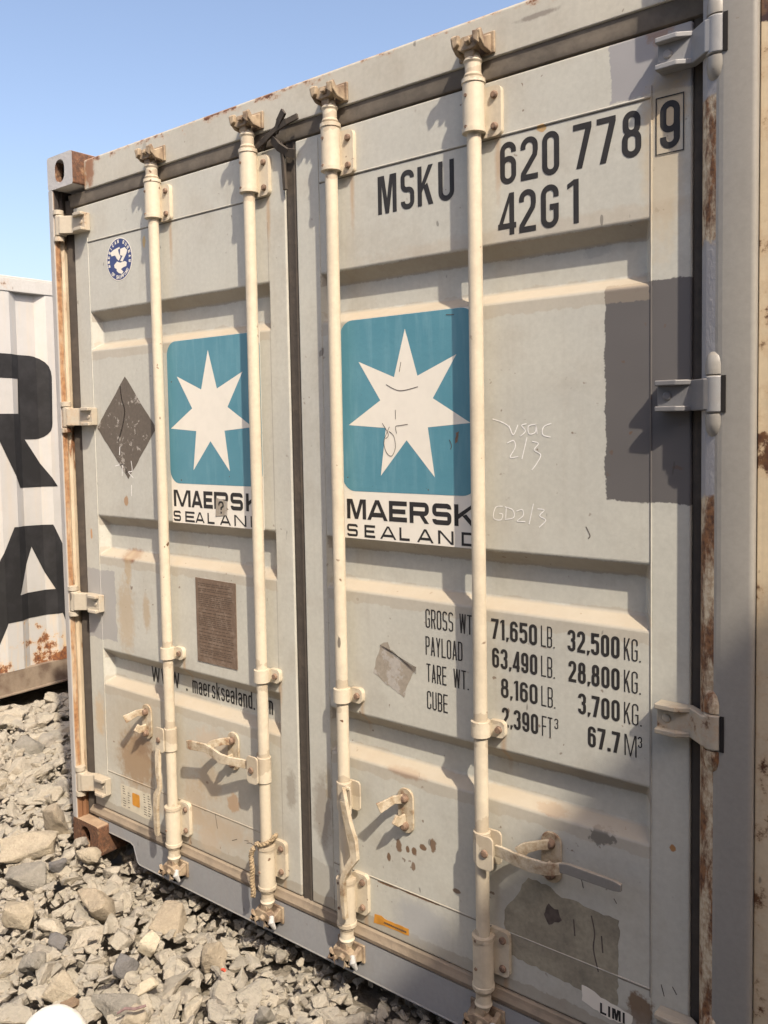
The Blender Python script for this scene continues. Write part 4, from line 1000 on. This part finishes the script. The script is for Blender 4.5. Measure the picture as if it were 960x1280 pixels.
PH = .952 + 6.0
for x0 in (0, W0 - .162):
    for z0 in (0, H0 - .118):
        casting(left, x0, 0, z0, True, M['white']); casting(left, x0, L_ - .178, z0, False, M['white'])
for x0, x1 in ((.0, .10), (W0 - .10, W0 - .0)):
    for y0, y1 in ((.004, .12), (L_ - .12, L_ - .005)):
        mb = MB(); mb.box(x0 + .002, x1 - .002, y0, y1, .118, H0 - .118); mb.build('corner_post', M['white'], left, bevel=.006)
for s in (0, 1):
    xa = W0 - .06 if s else .0; xb = W0 + (.006 if s else -W0 + .06)
    mb = MB(); mb.box(xa, xb, .178, L_ - .178, H0 - .118, H0 - .035); mb.box(xa, xb - .02 * s, .178, L_ - .178, H0 - .035, H0 - .02); mb.build('top_rail', M['white'], left, bevel=.006)
    mb = MB(); mb.box(xa, xb - .008 * s, .178, L_ - .178, .03, .165); mb.box(xa, xb + .012 * s, .178, L_ - .178, .022, .034); mb.build('bottom_rail', M['wbottom'], left, bevel=.003)
corr_wall(left, W0 - .0, .12, L_ - .1, .165, H0 - .115, 1, M['wwall'], PH)
corr_wall(left, .012, .12, L_ - .1, .165, H0 - .115, -1, M['wwall'], PH)
mb = MB(); mb.box(.03, W0 - .03, .10, L_ - .03, H0 - .055, H0 - .035); mb.build('roof_panel', M['white'], left)
mb = MB(); mb.box(.06, W0 - .06, .12, L_ - .05, .11, .15); mb.build('underframe', M['wbottom'], left)
mb = MB(); mb.box(.08, W0 - .08, L_ - .06, L_ - .03, .12, H0 - .05); mb.build('end_wall', M['white'], left)
dw1 = door_leaf(left, .105, 1.19, .18, 1.10, M['white']); dw2 = door_leaf(left, 1.21, 2.357, 1.30, 2.27, M['white'])
header_sill(left, M['white'], M['white']); seals(left, dw1, dw2, False)
for x in RODX: rod_set(left, x + .03, mats=M['white'], main=False)

def wrapped_letter(name, polys, parent):
    """painted letter following the corrugation; polygons in world (y, z)"""
    bm = bmesh.new()
    for outer, holes in polys:
        vo = [bm.verts.new((0, p[0] + 6.0, p[1] + .035)) for p in outer]
        es = [bm.edges.new((vo[i], vo[(i + 1) % len(vo)])) for i in range(len(vo))]
        for hl in holes:
            vh = [bm.verts.new((0, p[0] + 6.0, p[1] + .035)) for p in hl]
            es += [bm.edges.new((vh[i], vh[(i + 1) % len(vh)])) for i in range(len(vh))]
        bmesh.ops.triangle_fill(bm, use_beauty=True, use_dissolve=False, edges=es)
    brk = []
    for k in range(-8, 4):
        bb = PH + k * .34; brk += [bb - .10, bb, bb + .06, bb + .18]
    for yb in brk: bmesh.ops.bisect_plane(bm, geom=bm.verts[:] + bm.edges[:] + bm.faces[:], plane_co=(0, yb, 0), plane_no=(0, 1, 0))
    for v in bm.verts:
        q = (v.co.y - PH) % .34
        if q < .06: d = q / .06
        elif q <= .18: d = 1
        elif q < .24: d = 1 - (q - .18) / .06
        else: d = 0
        v.co.x = W0 - .036 * d + .0025
    bmesh.ops.recalc_face_normals(bm, faces=bm.faces)
    me = bpy.data.meshes.new(name); bm.to_mesh(me); bm.free(); me.materials.append(M['wletter'])
    o = bpy.data.objects.new(name, me); COL.objects.link(o); o.parent = parent; return o
def arc2(cy, cz, r, a0, a1, n=6): return arcp(cy, cz, r, r, a0, a1, n)
Rl = [(.30, 2.075)] + arc2(1.215 - .13, 2.062 - .13, .13, 90, 0) + arc2(1.207 - .10, 1.545 + .10, .10, 0, -90) + [(1.035, 1.545), (1.225, 1.243), (.985, 1.248), (.80, 1.66), (.56, 1.66), (.56, 1.25), (.30, 1.25)]
wrapped_letter('painted_letter', [(Rl, [[(.56, 1.925), (1.003, 1.918), (.995, 1.703), (.56, 1.703)]])], left)['label'] = 'upper black letter R'
Al = [(.925, 1.012), (1.185, 1.002), (1.50, .300), (1.27, .300), (1.225, .43), (.86, .43), (.81, .30), (.58, .30)]
wrapped_letter('painted_letter', [(Al, [[(1.050, .875), (.945, .590), (1.185, .590)]])], left)['label'] = 'lower black letter A'

# ------------------------------------------------------------------ ground and gravel
def ground_mat():
    b = NB('dusty_gravel_ground'); n1 = b.noise(5, 6, rough=.6); n2 = b.noise(45, 6, rough=.75)
    v = b.n('ShaderNodeTexVoronoi'); v.inputs['Scale'].default_value = 24; b.put(v.inputs[0], b.co)
    col = b.mix(b.rng(n1, .35, .65), (.36, .315, .245), (.30, .265, .21)); col = b.mix(1, col, b.rng(n2, .3, .7, .75, 1.15), 'MULTIPLY')
    return b.finish(col, .95, 0, b.math('ADD', b.mul(v.outputs[0], 1.), n2), .02)
mb = MB()
G = 260; N = 40
mb.add([(-400, -400, -.12), (400, -400, -.12), (400, 400, -.12), (-400, 400, -.12)], [(0, 1, 2, 3)])
tag(mb.build('ground', ground_mat()), kind='structure')

def rock_hull(seed, n=13, sq=(1, .8, .55), lev=0, amp=.05):
    rnd = random.Random(seed); bm = bmesh.new()
    for _ in range(n):
        v = Vector((rnd.gauss(0, 1), rnd.gauss(0, 1), rnd.gauss(0, 1))).normalized()
        v = Vector([max(-.72, min(.72, c)) for c in v]) * rnd.uniform(.8, 1.15)
        bm.verts.new((v.x * sq[0], v.y * sq[1], v.z * sq[2]))
    r = bmesh.ops.convex_hull(bm, input=bm.verts)
    bmesh.ops.delete(bm, geom=[g for g in r['geom_interior'] if isinstance(g, bmesh.types.BMVert)], context='VERTS')
    bmesh.ops.dissolve_limit(bm, angle_limit=R(22), verts=bm.verts, edges=bm.edges)
    if lev:
        mn = min(sq)
        bmesh.ops.bevel(bm, geom=bm.edges[:], offset=.075 * mn, segments=1, affect='EDGES', profile=.5)
    bmesh.ops.triangulate(bm, faces=bm.faces)
    for _ in range(lev):
        bmesh.ops.subdivide_edges(bm, edges=[e_ for e_ in bm.edges if e_.calc_length() > .22 * max(sq)], cuts=1, use_grid_fill=True)
        bmesh.ops.triangulate(bm, faces=bm.faces)
    if lev:
        bm.normal_update(); o = Vector((seed * 3.1, seed * 1.7, 0)); k = 1 / max(sq)
        for v in bm.verts:
            q = v.co * k
            d = mnoise.noise(q * 1.6 + o) * 1.3 + mnoise.noise(q * 4 + o) * .8 + mnoise.noise(q * 9 + o) * .45
            v.co += v.normal * d * amp * max(sq)
    bm.verts.index_update(); vs = [v.co.copy() for v in bm.verts]; fs = [[v.index for v in f.verts] for f in bm.faces]
    bm.free(); return vs, fs

def gravel_mat():
    b = NB('crushed_stone'); g = b.n('ShaderNodeNewGeometry'); rnd = g.outputs['Random Per Island']
    n1 = b.noise(14, 6, rough=.7); n2 = b.noise(80, 5, rough=.7)
    k = b.n('ShaderNodeValToRGB'); b.put(k.inputs[0], rnd); e = k.color_ramp.elements
    cols = [(.0, (0.333, 0.297, 0.242)), (.2, (0.395, 0.351, 0.281)), (.42, (0.355, 0.323, 0.270)), (.56, (0.273, 0.251, 0.222)), (.70, (0.411, 0.362, 0.289)), (.84, (0.305, 0.281, 0.246)), (.955, (0.473, 0.419, 0.329)), (1, (0.371, 0.330, 0.270))]
    e[0].position, e[0].color = cols[0][0], (*cols[0][1], 1); e[1].position, e[1].color = 1, (*cols[-1][1], 1)
    for p, c in cols[1:-1]:
        q = e.new(p); q.color = (*c, 1)
    col = b.mix(b.mul(b.rng(n1, .42, .65), .55), k.outputs[0], (.365, .318, .245))
    col = b.mix(1, col, b.rng(n2, .25, .75, .78, 1.18), 'MULTIPLY')
    s = b.n('ShaderNodeSeparateXYZ'); b.put(s.inputs[0], g.outputs['True Normal'])
    col = b.mix(b.mul(b.rng(s.outputs[2], .3, .95), b.rng(n1, .3, .65, .2, .65)), col, (.362, .338, .272))
    return b.finish(col, .92, 0, b.math('ADD', b.mul(n1, 2.), n2), .008)
M['gravel'] = gravel_mat()
tmplS = [rock_hull(100 + i, random.Random(i).choice((9, 11, 13, 16)), (1, random.Random(i * 3).uniform(.65, .95), random.Random(i * 7).uniform(.4, .75))) for i in range(36)]
tmplB = [rock_hull(300 + i, random.Random(i).choice((9, 11, 13, 15)), (1, random.Random(i * 3).uniform(.6, .9), random.Random(i * 7).uniform(.32, .62)), 1, .06) for i in range(30)]
tmplX = [rock_hull(400 + i, random.Random(i).choice((10, 12, 15)), (1, random.Random(i * 3).uniform(.6, .9), random.Random(i * 7).uniform(.30, .55)), 2, .055) for i in range(24)]
rnd = random.Random(7)
def mound(x, y):
    """height of the stone bed"""
    h = -.035 + .02 * mnoise.noise(Vector((x * 1.3, y * 1.3, 0)))
    h += .045 * math.exp(-((x + .15) ** 2 + (y + .05) ** 2) / .10) + .045 * math.exp(-((x - .10) ** 2 + (y + .10) ** 2) / .02)          # heap at the left corner
    h += .03 * max(0, min(1, (-.3 - x) / .9)) * max(0, min(1, (x + 1.9) / .4)) - .075 * max(0, min(1, (-1.62 - x) / .3))
    if -.05 < x < 7.4 and y > .0: h = min(h, -.05)
    if y < .12 and x > .3: h -= .025 * max(0, 1 - abs(y - .02) / .12)
    return h
vs, fs = [], []
def put_rock(x, y, z, s, rn, flat=True):
    t = rn.choice(tmplS if s < .028 else tmplB if s < .05 else tmplX); e = Matrix.Rotation(rn.uniform(0, 6.28), 3, 'Z') @ Matrix.Rotation(rn.uniform(-.5, .5), 3, 'X') @ Matrix.Rotation(rn.uniform(-.5, .5), 3, 'Y')
    o = len(vs)
    for v in t[0]:
        q = e @ (v * s); vs.append((x + q.x, y + q.y, z + q.z))
    fs.extend([[i + o for i in f] for f in t[1]])
def inside(x, y):
    return (x > -2.0 and not (y > .16 and x > -.02)) or x > 9
def scatter(n, xr, yr, sz, dz, power=1.6):
    for _ in range(n):
        x = rnd.uniform(*xr); y = rnd.uniform(*yr)
        if not inside(x, y): continue
        s = sz[0] + (sz[1] - sz[0]) * rnd.random() ** power
        if y > -.02 - 0 and x > -.05 and s > .045: s = .03
        put_rock(x, y, mound(x, y) + rnd.uniform(*dz) * s, s, rnd)
scatter(7000, (-2.05, 2.4), (-1.4, 1.7), (.025, .05), (-1.3, -.3))
scatter(9500, (-2.0, 2.3), (-1.3, 1.5), (.006, .024), (-.1, .9), 1.3)
scatter(3600, (-2.0, 2.3), (-1.3, 1.5), (.022, .050), (-.2, .5))
scatter(1300, (-2.0, 2.0), (-1.3, 1.5), (.050, .090), (-.35, .35), 1.7)
scatter(700, (-2.0, -.02), (.1, 2.8), (.05, .11), (-.3, .5), 1.4)
scatter(2600, (-2.0, -.02), (.1, 4.5), (.02, .06), (-.2, .7))
scatter(2200, (-3.5, 5.6), (-5.5, -1.2), (.03, .09), (-.3, .4))
scatter(900, (2.2, 5.6), (-1.3, .15), (.03, .08), (-.3, .3))
me = bpy.data.meshes.new('gravel'); me.from_pydata(vs, [], fs); me.materials.append(M['gravel']); me.polygons.foreach_set('use_smooth', [True] * len(me.polygons)); me.set_sharp_from_angle(angle=R(26)); me.update()
go = bpy.data.objects.new('gravel', me); COL.objects.link(go); tag(go, 'crushed grey and tan stone covering the ground', 'gravel', kind='stuff')

# larger stones, each its own thing: (x, y, half width, half height, colour, seed, label)
def stone_mat(name, c):
    b = NB(name); n1 = b.noise(22, 7, rough=.72); n2 = b.noise(110, 5, rough=.7)
    col = b.mix(b.rng(n1, .4, .65), c, tuple(v * .82 for v in c)); col = b.mix(1, col, b.rng(n2, .3, .7, .85, 1.12), 'MULTIPLY')
    return b.finish(col, .92, 0, b.math('ADD', b.mul(n1, 2.), n2), .007)
ST = {k: stone_mat('stone_' + k, c) for k, c in dict(tan=(.385, .325, .24), pale=(.44, .38, .285), grey=(.28, .26, .22), dark=(.18, .172, .165), cream=(.58, .51, .38), brown=(.24, .17, .11)).items()}
stones = [
 (-.03, -.17, .115, .055, 'pale', 1, 'large pale flat stone at the foot of the left bottom corner'),
 (.115, -.265, .085, .045, 'grey', 2, 'grey slab stone just below the large pale flat one'),
 (.165, -.165, .034, .035, 'dark', 3, 'small dark grey stone beside the rusty bottom corner heap'),
 (.29, -.385, .062, .052, 'pale', 4, 'pale rounded stone near the left picture edge'),
 (.47, -.225, .085, .060, 'tan', 5, 'large blocky tan stone left of the bottom door edge'),
 (.767, -.215, .048, .036, 'cream', 6, 'cream coloured stone with a brown hollow, brightest in the gravel'),
 (.967, -.135, .050, .050, 'tan', 7, 'squarish grey tan stone just below the door sill'),
 (.72, -.495, .062, .048, 'pale', 8, 'broad tan slab tilted toward the camera in the lower left'),
 (.507, -.375, .036, .028, 'dark', 9, 'dark bluish stone left of the cream coloured stone'),
 (.796, -.325, .046, .036, 'dark', 10, 'dark grey stone directly below the cream coloured one'),
 (.902, -.345, .050, .024, 'cream', 11, 'flat cream stone between dark stones, lower centre of the gravel'),
 (.907, -.445, .085, .032, 'grey', 12, 'long grey slab lying diagonally above the bottom edge'),
 (.988, -.440, .048, .042, 'pale', 13, 'pale upright stone near the bottom edge right of the long slab'),
 (-.13, -.005, .070, .080, 'tan', 14, 'tall pointed tan stone leaning beside the left corner'),
 (.205, -.075, .055, .060, 'pale', 15, 'pale angular stone in front of the rusty bottom corner'),
 (.693, -.085, .080, .036, 'tan', 16, 'long tan slab beside the grey door sill'),
 (1.27, -.22, .032, .040, 'grey', 17, 'upright grey stone at the right part of the gravel'),
 (.55, -.485, .046, .034, 'grey', 18, 'small grey stone above the broad tilted slab'),
 (-1.05, .40, .090, .045, 'grey', 19, 'grey slab in the far gravel between the two containers'),
 (.80, -.52, .040, .018, 'brown', 20, 'brown earthy stone behind the white round object')]
for x, y, hw, hh, c, sd_, lab in stones:
    v, f = rock_hull(500 + sd_, 12, (hw, hw * .8, hh), 3, .05); v = [Vector((p.x, p.y, p.z)) * 1.18 for p in v]
    r = random.Random(sd_)
    e = Matrix.Rotation(yaw, 3, 'Z') @ Matrix.Rotation(r.uniform(-.15, .15), 3, 'Y') @ Matrix.Rotation(r.uniform(-.1, .3), 3, 'X')
    mb = MB(); mb.add([e @ p for p in v], f)
    o = mb.build('stone', ST[c], None, smooth=True, angle=24); o.location = (x, y, mound(x, y) + hh * .55 + .012)
    tag(o, lab, 'stone', 'large stones in the gravel')

# white round object at the bottom left
b = MB(); cx, cy = .895, -.625
prof = [(0, .092), (.012, .095), (.035, .090), (.060, .076), (.080, .052), (.090, .024), (.093, .0)]
n = 20; vs_ = []
for i, (z, r_) in enumerate(prof):
    for k in range(n):
        a = 2 * math.pi * k / n; q = 1 + .05 * mnoise.noise(Vector((math.cos(a) * 1.5, math.sin(a) * 1.5, z * 20)))
        vs_.append((cx + r_ * q * math.cos(a), cy + r_ * q * math.sin(a) * .9, z - .02))
b.add(vs_, [(i * n + k, i * n + (k + 1) % n, (i + 1) * n + (k + 1) % n, (i + 1) * n + k) for i in range(len(prof) - 1) for k in range(n)] + [tuple(range(n))])
o = b.build('white_lump', plain('chalky_white', (.80, .78, .72), .7, .05, 20, .003), None, smooth=True)
tag(o, 'smooth white rounded object lying on the gravel at the bottom left edge', 'white object')
b = MB(); b.tube([(.985, -.49, .03), (1.00, -.475, .042), (1.03, -.465, .048), (1.045, -.44, .05)][::-1], [.0035, .004, .004, .003], 8)
tag(b.build('twig', plain('mauve_twig', (.24, .16, .15), .8, .2, 60, .001), None, smooth=True), 'thin mauve brown twig lying on the gravel at the bottom edge', 'twig')
v, f = rock_hull(900, 9, (.012, .009, .007)); b = MB(); b.add(v, f); o = b.build('red_fragment', plain('red_plastic', (.55, .09, .05), .6, .1, 60, .001)); o.location = (1.093, -.208, .045)
tag(o, 'tiny bright red fragment among the stones', 'fragment')

# rope tied round the third rod's lower bracket
b = MB(); rx = RODX[2]
loop = [(rx + .030 * math.cos(t), .024 + .031 * math.sin(t), .318 + .016 * math.cos(t) + .004 * math.sin(2 * t)) for t in [i * 2 * math.pi / 24 for i in range(25)]]
def twisted(path, r1=.0042):
    q = []
    P_ = [Vector(p) for p in path]
    for ph in (0, math.pi):
        pts = []; s = 0
        for i in range(len(P_) - 1):
            L = (P_[i + 1] - P_[i]).length; m = max(2, int(L / .003)); d = (P_[i + 1] - P_[i]).normalized(); a = d.cross(Vector((.2, .9, .37))).normalized(); c = d.cross(a)
            for k in range(m):
                s_loc = s + L * k / m; p = P_[i].lerp(P_[i + 1], k / m); t = s_loc / .020 * 2 * math.pi + ph
                pts.append(p + a * math.cos(t) * r1 * .8 + c * math.sin(t) * r1 * .8)
            s += L
        b.tube(pts, r1, 6)
twisted([Vector(p) for p in loop]); twisted([(rx - .022, -.006, .302), (rx - .032, -.008, .29), (rx - .038, -.006, .27), (rx - .034, -.006, .23), (rx - .039, -.004, .19), (rx - .036, -.002, .155), (rx - .040, -.002, .135)], .0050)
tag(b.build('rope', M['rope'], None, smooth=True), 'frayed tan rope looped round the third rod from the right, hanging down', 'rope')

scn.cycles.max_bounces = 6
